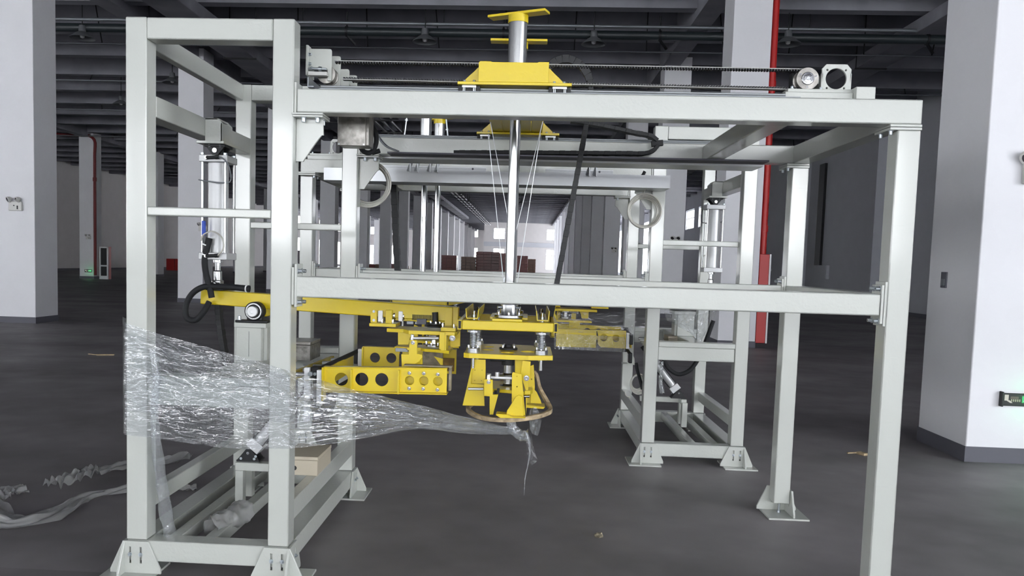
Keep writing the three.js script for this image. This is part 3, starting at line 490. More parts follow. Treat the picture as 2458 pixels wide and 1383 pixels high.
// ---------------------------------------------------------------- lifting columns with the gripper head
function makeLift() {
  const t = thing('lift_gripper', 'middle lifting columns with yellow cap plates and hanging clamp head', 'gripper', [1.79, 0.7, -0.755]);
  const zc = [-0.57, -0.98];
  zc.forEach((z, i) => {
    const top = i ? 2.77 : 2.795;
    obj('column_sleeve', C([1.79, 2.372, z], [1.79, top, z], 0.0475, 0.0475, 40), M.steel, t);
    obj('lift_shaft', C([1.79, 1.3, z], [1.79, 2.372, z], 0.0262, 0.0262, 32), M.chrome, t);
    const turn = i ? 0 : -0.4, g = [B(-0.16, 0.16, 0, 0.013, -0.035, 0.035, 0.002)];
    const c = obj('cap_plate', g.map((k) => k.rotateY(turn).translate(1.79, top + 0.024, z)).concat([C([1.79, top - 0.014, z], [1.79, top + 0.025, z], 0.0515, 0.0515, 36)]), M.yellow, t);
    parts('bolt', [boltG([1.79, top + 0.037, z], [0, 1, 0], 0.008, 0.01)], M.zinc, c);
    const f = obj('shaft_flange', lathe([1.79, 1.262, z], [0, 1, 0], [[0.03, 0], [0.076, 0], [0.076, 0.012], [0.074, 0.014], [0.046, 0.014], [0.044, 0.018], [0.044, 0.068], [0.041, 0.07], [0.027, 0.07]], 36), M.steel, t);
    parts('bolt', Array.from({ length: 6 }, (_, k) => boltG([1.79 + 0.062 * Math.cos(k * 1.047 + 0.5), 1.276, z + 0.062 * Math.sin(k * 1.047 + 0.5)], [0, 1, 0], 0.006, 0.02)), M.chrome, f);
    parts('clamp_screw', [0.45, 2.7, 4.5].map((a) => C([1.79 + 0.04 * Math.cos(a), 1.315, z + 0.04 * Math.sin(a)], [1.79 + 0.066 * Math.cos(a), 1.315, z + 0.066 * Math.sin(a)], 0.007, 0.007, 10)), M.zinc, f);
  });
  // top frame of rectangular tube with open ends at the sides
  const tubeZ = (x0, x1, z0, z1) => [B(x0, x1, 1.241, 1.245, z0, z1), B(x0, x1, 1.196, 1.2, z0, z1), B(x0, x0 + 0.003, 1.2, 1.241, z0, z1), B(x1 - 0.003, x1, 1.2, 1.241, z0, z1)];
  obj('frame_tube', B(1.549, 2.025, 1.196, 1.245, -0.53, -0.48, 0.005), M.yellow, t);
  obj('frame_tube', B(1.549, 2.025, 1.196, 1.245, -1.06, -1.01, 0.005), M.yellow, t);
  obj('tube_hollow', [B(1.5305, 1.5445, 1.2, 1.241, -1.05, -0.49), B(2.0295, 2.0435, 1.2, 1.241, -1.05, -0.49)], M.black, t);
  obj('frame_tube', tubeZ(1.527, 1.548, -1.06, -0.48), M.yellow, t); obj('frame_tube', tubeZ(2.026, 2.047, -1.06, -0.48), M.yellow, t);
  obj('centre_plate', [B(1.705, 1.862, 1.245, 1.258, -1.04, -0.482, 0.002), B(1.69, 1.72, 1.25, 1.262, -0.9, -0.56, 0.002), B(1.86, 1.89, 1.25, 1.262, -0.9, -0.56, 0.002)], M.yellow, t);
  for (const x of [1.6, 1.968]) obj('u_channel', [B(x - 0.029, x + 0.029, 1.252, 1.257, -1.05, -0.5), plate([[x - 0.031, 1.257], [x - 0.026, 1.257], [x - 0.031, 1.304], [x - 0.036, 1.304]], 'z', -1.05, -0.5, [], 0.0005), plate([[x + 0.026, 1.257], [x + 0.031, 1.257], [x + 0.036, 1.304], [x + 0.031, 1.304]], 'z', -1.05, -0.5, [], 0.0005)], M.yellow, t);
  // spring guides at the four corners
  for (const x of [1.607, 1.967]) for (const z of [-0.56, -0.95]) {
    const s = obj('spring_guide', [lathe([x, 1.178, z], [0, 1, 0], [[0.03, 0], [0.036, 0], [0.036, 0.01], [0.01, 0.011], [0.01, 0.018]], 28), rod([x, 0.985, z], [x, 1.29, z], 0.0095)], M.steel, t);
    obj('spring', helix([x, 1.1, z], 0.0165, 0.078, 9, 0.003), M.zinc, s);
    const cup = obj('cup', lathe([x, 1.071, z], [0, 1, 0], [[0.012, 0], [0.035, 0], [0.035, 0.022], [0.033, 0.024], [0.014, 0.024]], 28), M.steel, s);
    for (let k = 0; k < 3; k++) { const a = k * 2.094 + 0.5; obj('cup_bolt', boltG([x + 0.028 * Math.cos(a), 1.095, z + 0.028 * Math.sin(a)], [0, 1, 0], 0.0048, 0.016), M.chrome, s); }
    obj('nut', [C([x, 1.257, z], [x, 1.27, z], 0.015, 0.015, 6)], M.zinc, s);
  }
  // round lower plate with slots
  const oct = [[1.56, -0.52], [1.59, -0.5], [1.9, -0.49], [2.028, -0.53], [2.028, -0.98], [1.9, -1.03], [1.68, -1.03], [1.56, -0.98]];
  obj('lower_plate', plate(oct, 'y', 1.045, 1.07, [[1.79, -0.6, 0.038], [1.68, -0.7, 0.035], [1.9, -0.68, 0.045], [1.68, -0.86, 0.03]]), M.yellow, t);
  obj('hub_bearing', [lathe([1.79, 1.0705, -0.755], [0, 1, 0], [[0, 0], [0.05, 0], [0.05, 0.01], [0.024, 0.014], [0.02, 0.028], [0, 0.03]], 28)], M.black, t);
  parts('bolt', [0.6, 2.5, 4.0, 5.6].map((a) => boltG([1.79 + 0.038 * Math.cos(a), 1.081, -0.755 + 0.038 * Math.sin(a)], [0, 1, 0], 0.006, 0.018)), M.chrome, t);
  obj('rotary_motor', [B(1.69, 1.78, 1.005, 1.045, -0.8, -0.72, 0.006), C([1.79, 0.985, -0.755], [1.79, 1.045, -0.755], 0.036, 0.036, 24)], M.black, t);
  obj('drive_shaft', [lathe([1.79, 0.86, -0.755], [0, 1, 0], [[0.012, 0], [0.055, 0], [0.055, 0.008], [0.03, 0.012], [0.022, 0.02], [0.022, 0.055], [0.06, 0.058], [0.062, 0.07], [0.03, 0.074], [0.024, 0.08], [0.024, 0.125], [0, 0.125]], 30)], M.steel, t);
  obj('crank_arm', [B(1.7, 1.84, 0.917, 0.932, -0.68, -0.655, 0.003), C([1.69, 0.915, -0.66], [1.69, 0.945, -0.66], 0.013), C([1.735, 0.93, -0.66], [1.735, 0.955, -0.66], 0.012)], M.alu, t);
  obj('cross_plate', plate([[1.58, -0.62], [1.7, -0.62], [1.9, -0.56], [1.93, -0.62], [1.93, -0.92], [1.58, -0.9]], 'y', 0.852, 0.87), M.yellow, t);
  // legs under the lower plate
  obj('leg_plate', plate([[1.599, 1.03], [1.674, 1.03], [1.676, 0.902], [1.6, 0.897]], 'z', -0.58, -0.592, [...[[1.618, 0.972], [1.656, 0.973], [1.618, 0.916], [1.655, 0.917]]].map(([x, y]) => [x, y, 0.0035])), M.yellow, t);
  obj('leg_plate', [plate([[1.87, 1.035], [1.914, 1.032], [1.897, 0.737], [1.893, 0.871], [1.863, 0.959]], 'z', -0.56, -0.572), plate([[1.829, 1.026], [1.872, 1.023], [1.875, 0.923], [1.832, 0.921]], 'z', -0.66, -0.672)], M.yellow, t);
  // clamp jaws
  obj('jaw', [plate([[1.602, 0.996], [1.602, 0.902], [1.669, 0.9], [1.677, 0.786], [1.559, 0.784], [1.59, 0.939]], 'z', -0.55, -0.562)], M.yellow, t);
  obj('jaw_pin', C([1.588, 0.877, -0.535], [1.668, 0.88, -0.535], 0.0075), M.alu, t);
  obj('finger', [plate([[1.672, 0.936], [1.718, 0.936], [1.721, 0.857], [1.749, 0.858], [1.728, 0.764], [1.726, 0.751], [1.707, 0.75], [1.704, 0.847], [1.675, 0.848]], 'z', -0.5, -0.516)], M.yellow, t);
  obj('finger_pin', [boltG([1.697, 0.922, -0.5], [0, 0, 1], 0.007, 0.012), [C([1.696, 0.936, -0.508], [1.695, 0.96, -0.508], 0.012, 0.008)]].flat(), M.chrome, t);
  obj('finger', [plate([[1.822, 0.985], [1.868, 0.976], [1.895, 0.752], [1.823, 0.754], [1.818, 0.972]], 'z', -0.46, -0.474, [...[[1.844, 0.966], [1.846, 0.91]]].map(([x, y]) => [x, y, 0.005])), plate([[1.826, 0.765], [1.894, 0.764], [1.895, 0.759], [1.767, 0.756], [1.743, 0.77], [1.747, 0.777], [1.798, 0.775]], 'z', -0.39, -0.46)], M.yellow, t);
  obj('finger_web', plate([[1.797, 0.765], [1.799, 0.789], [1.817, 0.818], [1.842, 0.863], [1.856, 0.872], [1.876, 0.864], [1.886, 0.764]], 'z', -0.425, -0.437), M.yellow, t);
  obj('finger', [plate([[1.893, 0.98], [1.932, 0.995], [1.943, 0.871], [1.937, 0.783], [1.983, 0.78], [1.896, 0.781], [1.893, 0.857]], 'z', -0.72, -0.734, [...[[1.908, 0.969], [1.923, 0.914]]].map(([x, y]) => [x, y, 0.005])), plate([[1.896, 0.781], [2.001, 0.773], [1.992, 0.762], [1.896, 0.765]], 'z', -0.66, -0.78)], M.yellow, t);
  obj('finger_web', plate([[1.921, 0.785], [1.922, 0.878], [1.953, 0.847], [1.977, 0.801], [1.982, 0.783]], 'z', -0.7, -0.71), M.yellow, t);
  obj('stop_block', [B(1.886, 1.919, 0.856, 0.878, -0.6, -0.55, 0.003)], M.yellow, t);
  obj('stop_bolt', [C([1.885, 0.844, -0.56], [1.913, 0.845, -0.56], 0.008), boltG([1.894, 0.951, -0.5], [0, 0, 1], 0.01, 0.014)].flat(), M.chrome, t);
  obj('slide_bar', [B(1.724, 1.737, 0.836, 0.863, -0.62, -0.6), B(1.739, 1.752, 0.846, 0.873, -0.62, -0.58)], M.black, t);
  return t;
}
const lift = makeLift();
toB(lift, 'rear lifting columns standing close together left of the middle', -0.79, -0.02).rotation.y -= 0.17;

// oval plywood ring clamped in the middle gripper
{ const t = thing('plywood_ring', 'tan oval plywood ring hanging under the middle gripper fingers', 'ring', [1.8, 0.7, -0.62]);
  const P = [[1.578, 0.751, -0.6], [1.637, 0.738, -0.5], [1.721, 0.74, -0.42], [1.829, 0.746, -0.4], [1.936, 0.753, -0.45], [2.007, 0.755, -0.55], [2.041, 0.758, -0.66]];
  const Q = [...P, ...[[2.025, 0.78, -0.78], [1.983, 0.842, -0.84], [1.945, 0.93, -0.88]], [1.72, 0.84, -0.98], [1.6, 0.75, -0.9]];
  const cv = new THREE.CatmullRomCurve3(Q.map(V), true, 'centripetal'), n = 90, pos = [], ix = [];
  for (let i = 0; i < n; i++) { const c = cv.getPointAt(i / n); const o = c.clone().sub(new THREE.Vector3(1.79, c.y, -0.7)).normalize(); for (const [a, b] of [[0, 0.011], [0.02, 0.011], [0.02, -0.011], [0, -0.011]]) pos.push(c.x - o.x * a, c.y + b, c.z - o.z * a); for (let k = 0; k < 4; k++) { const A = i * 4 + k, Bq = i * 4 + (k + 1) % 4, Cq = ((i + 1) % n) * 4 + k, D = ((i + 1) % n) * 4 + (k + 1) % 4; ix.push(A, Cq, Bq, Bq, Cq, D); } }
  const g = new THREE.BufferGeometry(); g.setAttribute('position', new THREE.Float32BufferAttribute(pos, 3)); g.setIndex(ix);
  obj('ring', toCreasedNormals(g, 0.5), M.wood, t); }
// steel ropes between carriage and head
const ropeG = 'thin steel ropes down to the middle gripper';
[[[1.65, 2.224, -0.62], [1.758, 1.417, -0.66], 'outer left steel rope beside the middle shaft'], [[1.645, 2.334, -0.9], [1.752, 1.842, -0.9], 'inner left steel rope passing behind the middle shaft'], [[1.938, 2.343, -0.9], [1.807, 1.718, -0.9], 'inner right steel rope passing behind the middle shaft'], [[1.924, 2.229, -0.62], [1.825, 1.419, -0.66], 'outer right steel rope beside the middle shaft']].forEach(([p, q, l], i) => { const t = thing('steel_rope', l, 'rope', q, ropeG); const e = V(q).add(V(q).sub(V(p)).multiplyScalar(i === 0 || i === 3 ? 0.12 : 0.5)).toArray(); obj('rope', rod(p, e, 0.0021), M.alu, t); obj('end_sleeve', rod(e, V(e).lerp(V(p), 0.06).toArray(), 0.0045), M.zinc, t); });

// ================================================================ what hangs on and stands in the towers
// ---------------------------------------------------------------- upright air cylinder
function airCylinder() {
  const x = 0.146, z = -0.755, t = thing('air_cylinder', 'upright silver air cylinder hanging in the left tower above the yellow arm', 'cylinder', [x, 1.35, z], 'upright air cylinders of the two towers');
  const ear = (s) => plate([[x - 0.05, 2.146], [x + 0.05, 2.146], [x + 0.05, 2.136], [x + 0.016, 2.093], [x - 0.016, 2.093], [x - 0.05, 2.136]], 'z', z + s, z + s - 0.014);
  const cl = obj('clevis', [B(x - 0.058, x + 0.058, 2.136, 2.1475, z - 0.06, z + 0.06, 0.002), ear(0.05), ear(-0.036)], M.black, t);
  obj('pin', [C([x, 2.117, z - 0.06], [x, 2.117, z + 0.06], 0.0125, 0.0125, 20)], M.chrome, cl);
  parts('bolt', [[-0.03, 0.052], [0.03, 0.052], [-0.03, -0.052], [0.03, -0.052]].map(([a, b]) => boltG([x + a, 2.146, z + b], [0, -1, 0], 0.006, 0.012)), M.zinc, cl);
  obj('tang', B(x - 0.022, x + 0.022, 2.088, 2.132, z - 0.03, z + 0.03, 0.006), M.black, t);
  obj('head_cap', [B(x - 0.079, x + 0.079, 2.052, 2.09, z - 0.079, z + 0.079, 0.004)], M.tubeAlu, t);
  obj('barrel', C([x, 1.556, z], [x, 2.052, z], 0.055, 0.055, 40), M.tubeAlu, t);
  obj('end_cap', [B(x - 0.079, x + 0.079, 1.518, 1.557, z - 0.079, z + 0.079, 0.004)], M.tubeAlu, t);
  for (const [a, b] of [[-1, 1], [1, 1], [-1, -1], [1, -1]]) { const r = obj('tie_rod', rod([x + a * 0.064, 1.53, z + b * 0.064], [x + a * 0.064, 2.1, z + b * 0.064], 0.0062), M.steel, t); obj('nut', C([x + a * 0.064, 2.09, z + b * 0.064], [x + a * 0.064, 2.102, z + b * 0.064], 0.011, 0.011, 6), M.zinc, r); }
  obj('piston_rod', [C([x, 1.43, z], [x, 1.518, z], 0.016), lathe([x, 1.5, z], [0, 1, 0], [[0.016, 0], [0.028, 0.002], [0.028, 0.018], [0.016, 0.018]], 24)], M.chrome, t);
  obj('rod_end', [lathe([x, 1.4, z], [0, 1, 0], [[0, 0], [0.024, 0], [0.024, 0.052], [0.02, 0.056], [0.014, 0.06], [0, 0.06]], 24), B(x - 0.026, x + 0.026, 1.36, 1.404, z - 0.03, z + 0.03, 0.006)], M.steel, t);
  const be = obj('rod_bracket', [B(x - 0.05, x + 0.05, 1.3475, 1.355, z - 0.05, z + 0.05, 0.002), plate([[x - 0.04, 1.355], [x + 0.04, 1.355], [x + 0.024, 1.392], [x - 0.024, 1.392]], 'z', z + 0.046, z + 0.033), plate([[x - 0.04, 1.355], [x + 0.04, 1.355], [x + 0.024, 1.392], [x - 0.024, 1.392]], 'z', z - 0.033, z - 0.046)], M.black, t);
  obj('pin', C([x, 1.38, z - 0.05], [x, 1.38, z + 0.053], 0.0115, 0.0115, 20), M.chrome, be);
  for (const y of [2.072, 1.537]) { const f = obj('fitting', [lathe([x - 0.03, y, z + 0.079], [0, 0, 1], [[0.012, 0], [0.012, 0.01], [0.008, 0.012], [0.008, 0.024], [0, 0.024]], 14)], M.chrome, t); obj('elbow', [C([x - 0.03, y, z + 0.097], [x + 0.03, y + 0.004, z + 0.095], 0.009), C([x + 0.02, y + 0.003, z + 0.095], [x + 0.038, y + 0.005, z + 0.095], 0.011)], M.black, f); }
  obj('air_tube', [T([[x + 0.035, 2.076, z + 0.095], [x + 0.06, 2.07, z + 0.1], [x + 0.085, 2.04, z + 0.085], [x + 0.088, 1.95, z + 0.055], [x + 0.04, 1.94, z + 0.075], [x - 0.06, 1.95, z + 0.075], [x - 0.09, 1.955, z + 0.05]], 0.004, 50, 6)], M.pipeZinc, t);
  obj('air_loop', T([[x + 0.035, 1.54, z + 0.097], [x + 0.068, 1.58, z + 0.1], [x + 0.062, 1.64, z + 0.105], [x + 0.01, 1.672, z + 0.105], [x - 0.045, 1.65, z + 0.1], [x - 0.06, 1.62, z + 0.09]], 0.0045, 50, 6), M.hose, t);
  obj('sensor', [B(x - 0.064, x - 0.046, 1.65, 1.73, z + 0.055, z + 0.075, 0.003)], M.blue, t, 'blue position sensor strapped to the barrel');
  return t;
}
const cyl = airCylinder();
toB(cyl, 'upright silver air cylinder hanging in the rear right tower');

// ---------------------------------------------------------------- pivot pedestal and swing arm
function pedestal() {
  const t = thing('pivot_pedestal', 'pale grey pivot pedestal with black bearing under the yellow arm in the left tower', 'pedestal', [0.37, 0.965, -0.75], 'pivot pedestals of the two swing arms');
  obj('body', [B(0.287, 0.43, 0.9655, 1.152, -0.86, -0.66, 0.003)], M.paint, t);
  obj('side_channel', [B(0.43, 0.45, 0.9655, 1.152, -0.84, -0.7, 0.002)], M.paint, t);
  obj('top_plate', B(0.283, 0.462, 1.152, 1.178, -0.88, -0.64, 0.002), M.paint, t);
  obj('seam', B(0.3595, 0.3605, 0.99, 1.13, -0.6605, -0.6585), M.black, t);
  const b = obj('bearing', [B(0.286, 0.466, 1.1785, 1.192, -0.71, -0.645, 0.004), lathe([0.388, 1.242, -0.705], [0, 0, 1], [[0.028, 0], [0.052, 0], [0.052, 0.05], [0.047, 0.055], [0.041, 0.055], [0.039, 0.05], [0.028, 0.048]], 36), B(0.345, 0.431, 1.188, 1.235, -0.7, -0.66, 0.008)], M.black, t);
  obj('bearing_ring', lathe([0.388, 1.242, -0.66], [0, 0, 1], [[0.036, 0], [0.0465, 0.001], [0.045, 0.012], [0.038, 0.012]], 36), M.steel, b);
  obj('shaft_end', lathe([0.383, 1.241, -0.86], [0, 0, 1], [[0.0285, 0], [0.0285, 0.222], [0.026, 0.225], [0.012, 0.225], [0.01, 0.218], [0, 0.218]], 30), M.white, b);
  obj('bolt', boltG([0.304, 1.192, -0.665], [0, 1, 0], 0.0085, 0.022), M.zinc, b);
  return t;
}
toB(pedestal(), 'pale grey pivot pedestal wrapped in film in the rear right tower');
function swingArm() {
  const t = thing('swing_arm', 'long yellow swing arm reaching from the left tower to its turning gripper', 'arm', [0.388, 1.24, -0.795], 'yellow swing arms of the two machines');
  obj('arm_tube', bar([0.045, 1.308, -0.8], [1.472, 1.2525, -0.8], 0.085, 0.083, 0.006), M.yellow, t);
  obj('end_column', [B(1.43, 1.474, 1.178, 1.289, -0.79, -0.757, 0.003), B(1.472, 1.505, 1.165, 1.294, -0.84, -0.77, 0.003)], M.yellow, t);
  obj('pivot_lug', B(0.35, 0.425, 1.206, 1.26, -0.83, -0.77, 0.005), M.yellow, t);
  // bearing plates and rack drive hanging under the arm
  obj('end_lug', plate([[1.016, 1.242], [1.032, 1.262], [1.053, 1.262], [1.054, 1.193], [1.017, 1.194]], 'z', -0.75, -0.77), M.yellow, t);
  parts('bolt', [[897, 747], [897, 769]].map((p, i) => boltG(i ? [1.036, 1.208, -0.748] : [1.035, 1.257, -0.748], [0, 0, 1], 0.005, 0.008)), M.zinc, t);
  obj('bearing_block', B(1.06, 1.086, 1.201, 1.263, -0.8, -0.74, 0.004), M.white, t); obj('bearing_block', B(1.174, 1.197, 1.207, 1.263, -0.8, -0.74, 0.004), M.white, t);
  obj('slide_block', B(1.103, 1.14, 1.191, 1.268, -0.8, -0.735, 0.003), M.yellow, t);
  obj('rack_shaft', [C([1.05, 1.231, -0.77], [1.249, 1.235, -0.77], 0.011), lathe([1.193, 1.233, -0.77], [1, 0, 0], [[0.012, 0], [0.018, 0.002], [0.018, 0.01], [0.012, 0.014]], 18), lathe([1.141, 1.234, -0.77], [1, 0, 0], [[0.012, 0], [0.022, 0.002], [0.022, 0.012], [0.012, 0.014]], 18)], M.chrome, t);
  const rk = obj('gear_rack', [B(1.246, 1.432, 1.218, 1.246, -0.8, -0.76, 0.001)], M.black, t);
  { const a = [1.253, 1.243, -0.76], b = [1.362, 1.242, -0.76], g = []; for (let i = 0; i < 16; i++) { const k = V(a).lerp(V(b), i / 15); g.push(B(k.x - 0.0022, k.x + 0.0022, k.y - 0.026, k.y + 0.004, -0.76, -0.756)); } obj('rack_teeth', g, M.rubber, rk).userData.kind = 'stuff'; }
  obj('pinion', [C([1.384, 1.186, -0.74], [1.378, 1.264, -0.74], 0.017, 0.017, 20), lathe([1.382, 1.181, -0.74], [0, 1, 0], [[0, 0], [0.046, 0], [0.046, 0.008], [0.034, 0.014], [0.03, 0.03], [0.02, 0.032]], 28)], M.black, t);
  parts('bolt', [[1.361, 1.207, -0.7], [1.39, 1.204, -0.69], [1.411, 1.204, -0.7]].map((p) => boltG(p, [0, 1, 0], 0.005, 0.012)), M.chrome, t);
  obj('sensor_block', B(1.278, 1.331, 1.195, 1.225, -0.76, -0.735, 0.002), M.band, t); obj('sensor_block', B(1.223, 1.26, 1.193, 1.21, -0.76, -0.73, 0.002), M.pipeZinc, t);
  // stacked base plates
  const pl = (pts3, y0, y1) => plate(pts3.map((p) => [p[0], p[2]]), 'y', y0, y1);
  obj('upper_plate', [B(1.02, 1.168, 1.177, 1.195, -0.86, -0.7, 0.002), plate([[1.115, -0.72], [1.21, -0.7], [1.25, -0.63], [1.5, -0.63], [1.51, -0.66], [1.51, -0.9], [1.12, -0.9]], 'y', 1.148, 1.168)], M.yellow, t);
  obj('foot_pad', B(1.425, 1.506, 1.171, 1.191, -0.74, -0.62, 0.002), M.yellow, t);
  parts('bolt', [[1.098, 1.201, -0.66], [1.158, 1.201, -0.66], [1.436, 1.193, -0.62], [1.497, 1.19, -0.62]].map((p) => boltG(p, [0, 1, 0], 0.0055, 0.022)), M.chrome, t);
  // hanging cage
  obj('leg_plate', plate([[1.177, 1.169], [1.267, 1.156], [1.245, 1.118], [1.239, 1.081], [1.179, 1.079]], 'z', -0.72, -0.734), M.yellow, t);
  obj('leg_plate', [plate([[1.419, 1.167], [1.448, 1.166], [1.449, 1.056], [1.419, 1.075]], 'z', -0.62, -0.632), B(1.442, 1.456, 1.05, 1.15, -0.75, -0.625)], M.yellow, t);
  obj('leg_plate', plate([[1.472, 1.151], [1.517, 1.155], [1.517, 1.073], [1.463, 1.062], [1.46, 1.099], [1.473, 1.119]], 'z', -0.8, -0.812), M.yellow, t);
  obj('lower_plate', plate([[1.16, -0.72], [1.23, -0.7], [1.31, -0.7], [1.335, -0.66], [1.4, -0.64], [1.475, -0.6], [1.475, -0.86], [1.16, -0.88]], 'y', 1.052, 1.068), M.yellow, t);
  obj('pad_strip', B(1.168, 1.238, 1.042, 1.063, -0.74, -0.7, 0.002), M.pipeZinc, t);
  obj('link_rod', [C([1.263, 1.126, -0.64], [1.413, 1.131, -0.64], 0.0085), C([1.268, 1.113, -0.64], [1.27, 1.145, -0.64], 0.009)], M.alu, t);
  obj('crank_disc', [lathe([1.38, 1.077, -0.72], [0, 1, 0], [[0, 0], [0.045, 0], [0.045, 0.01], [0.018, 0.014], [0.014, 0.05], [0.04, 0.053], [0.04, 0.062], [0, 0.064]], 26)], M.steel, t);
  parts('bolt', [[1.343, 1.093, -0.68], [1.373, 1.087, -0.66], [1.41, 1.088, -0.66], [1.482, 1.128, -0.7]].map((p, i) => boltG(p, i === 3 ? [0, 0, 1] : [0, 1, 0], i === 3 ? 0.011 : 0.006, 0.016)), M.chrome, t);
  return t;
}
toB(swingArm(), 'far yellow swing arm wrapped in thin film behind the middle gripper');

// ---------------------------------------------------------------- clamp slide with two perforated jaws
function clampSlide() {
  const t = thing('clamp_slide', 'clamp slide with two yellow perforated jaws and black guide rods in the left machine', 'clamp', [0.86, 0.8, -0.75], 'clamp slides of the two machines');
  const circ = (a, r) => a.map(([x, y]) => [x, y, r]);
  // front jaw: web with three big and three small holes, flanges, clamp plate with pad
  const z = -0.36, jx0 = 0.852, jx1 = 1.49, y0 = 0.868, y1 = 0.99;
  const fj = obj('jaw', [plate([[jx0, y0 + 0.0], [jx1, y0 + 0.012], [jx1, y1 + 0.01], [jx0, y1 - 0.006]], 'z', z, z - 0.008, circ([...[[0.948, 0.929], [1.053, 0.933], [1.156, 0.935]]], 0.0335).concat(circ([...[[1.299, 0.936], [1.372, 0.937], [1.444, 0.937]]], 0.0235))),
    plate([[jx0, y1 - 0.006], [jx1, y1 + 0.01], [jx1, y1 + 0.016], [jx0, y1]], 'z', z, z - 0.05), plate([[jx0, y0 - 0.006], [jx1 + 0.004, y0 + 0.006], [jx1 + 0.004, y0 + 0.012], [jx0, y0]], 'z', z + 0.03, z - 0.05),
    B(jx0, jx0 + 0.008, y0 - 0.05, y1, z - 0.04, z + 0.028, 0.001)], M.yellow, t);
  obj('rib', B(0.999, 1.006, y0, y1 - 0.005, z, z + 0.026), M.yellow, fj); obj('rib', B(1.243, 1.25, y0, y1, z, z + 0.03), M.yellow, fj);
  obj('backing', B(1.26, jx1 - 0.01, 0.89, 0.985, z - 0.05, z - 0.044), M.yellow, fj);
  parts('bolt', [[983, 896], [1017, 897], [1051, 899], [982, 933], [1016, 934], [1050, 936]].map((q, i) => boltG([[1.299, 0.975, -0.355], [1.372, 0.976, -0.355], [1.444, 0.974, -0.355], [1.299, 0.896, -0.355], [1.371, 0.897, -0.355], [1.444, 0.895, -0.355]][i], [0, 0, 1], 0.0062, 0.01)), M.chrome, fj);
  obj('jaw_pad', [B(1.265, jx1 + 0.022, y1 + 0.017, y1 + 0.024, z - 0.06, z - 0.02, 0.001), B(jx1 + 0.006, jx1 + 0.02, y0 + 0.02, y1 + 0.02, z - 0.06, z - 0.02, 0.002)], M.pad, t);
  // rear jaw
  const zr = -1.12;
  const rj = obj('jaw', [plate([[0.9, 0.868], [1.1, 0.872], [1.125, 0.9], [1.125, 0.975], [1.135, 1.012], [0.9, 1.01]], 'z', zr, zr - 0.008, circ([...[[0.977, 0.952], [1.077, 0.953]]], 0.03)), B(0.9, 1.47, 1.01, 1.017, zr - 0.05, zr), B(0.9, 0.908, 0.868, 1.012, zr - 0.04, zr + 0.02)], M.yellow, t);
  obj('jaw_arm', [B(1.14, 1.47, 0.868, 1.01, zr - 0.03, zr - 0.02)], M.yellow, rj);
  obj('jaw_pad', [B(1.276, 1.397, 0.911, 1.006, -1.07, -1.05, 0.002)], M.pad, t); obj('jaw_pad', [B(1.408, 1.474, 0.909, 0.984, -0.97, -0.95, 0.002)], M.brown, t);
  // upright finger of the turning clamp in front
  obj('finger', [plate([[1.274, 1.129], [1.314, 1.128], [1.316, 1.058], [1.342, 1.054], [1.345, 1.041], [1.328, 1.018], [1.304, 1], [1.302, 0.982], [1.245, 0.976], [1.236, 0.988], [1.232, 1.052], [1.272, 1.054]], 'z', -0.5, -0.512)], M.yellow, t);
  obj('finger_plate', [plate([[1.296, 0.994], [1.337, 1.034], [1.339, 0.976], [1.296, 0.974]], 'z', -0.56, -0.57), plate([[1.379, 1.021], [1.431, 1.009], [1.432, 0.963], [1.42, 0.972], [1.396, 1.003]], 'z', -0.72, -0.73)], M.yellow, t);
  obj('finger_pin', boltG([1.293, 1.116, -0.498], [0, 0, 1], 0.007, 0.01), M.chrome, t);
  // slide: carrier plates, bearing blocks and guide rods running front to back
  obj('carrier_plate', B(0.825, 0.85, 0.79, 0.975, -0.375, -0.34, 0.002), M.white, t);
  obj('carrier_plate', B(0.755, 0.782, 0.7, 0.982, -0.39, -0.355, 0.002), M.white, t);
  obj('carrier_plate', B(0.87, 0.896, 0.87, 1.0, -1.16, -1.13, 0.002), M.white, t);
  for (const [y, q] of [[0.952, 0], [0.8, 1]]) {
    obj('bearing_block', B(0.785, 0.828, y - 0.035, y + 0.035, -0.43, -0.37, 0.006), M.black, t);
    obj('bearing_block', B(0.845, 0.872, y - 0.045, y + 0.04, -1.2, -1.13, 0.006), M.black, t);
    obj('guide_rod', rod([0.806, y + 0.012, -0.38], [0.862, y + 0.03, -1.18], 0.013), M.rubber, t);
    obj('end_bolt', [C([0.79, y, -0.366], [0.79, y, -0.345], 0.012), C([0.812, y, -0.366], [0.812, y, -0.35], 0.008)], M.zinc, t);
  }
  obj('base_bracket', [plate([[0.715, 0.66], [0.72, 0.71], [0.742, 0.75], [0.745, 0.82], [0.785, 0.82], [0.785, 0.66]], 'z', -0.41, -0.4), B(0.715, 0.83, 0.655, 0.662, -0.48, -0.36)], M.paint, t);
  obj('side_plate', [B(0.842, 0.85, 0.87, 0.97, -1.1, -0.43, 0.001)], M.yellow, t);
  // short rollers between the rods
  for (let i = 0; i < 5; i++) obj('roller', C([0.56 + i * 0.012, 0.905, -0.62 - i * 0.17], [0.72 + i * 0.012, 0.91, -0.62 - i * 0.17], 0.012), M.alu, t);
  obj('roller_rail', [bar([0.6, 0.89, -0.5], [0.66, 0.9, -1.36], 0.02, 0.05, 0.002)], M.yellow, t);
  return t;
}
toB(clampSlide(), 'far clamp slide whose yellow perforated jaw is wrapped in crinkled film');

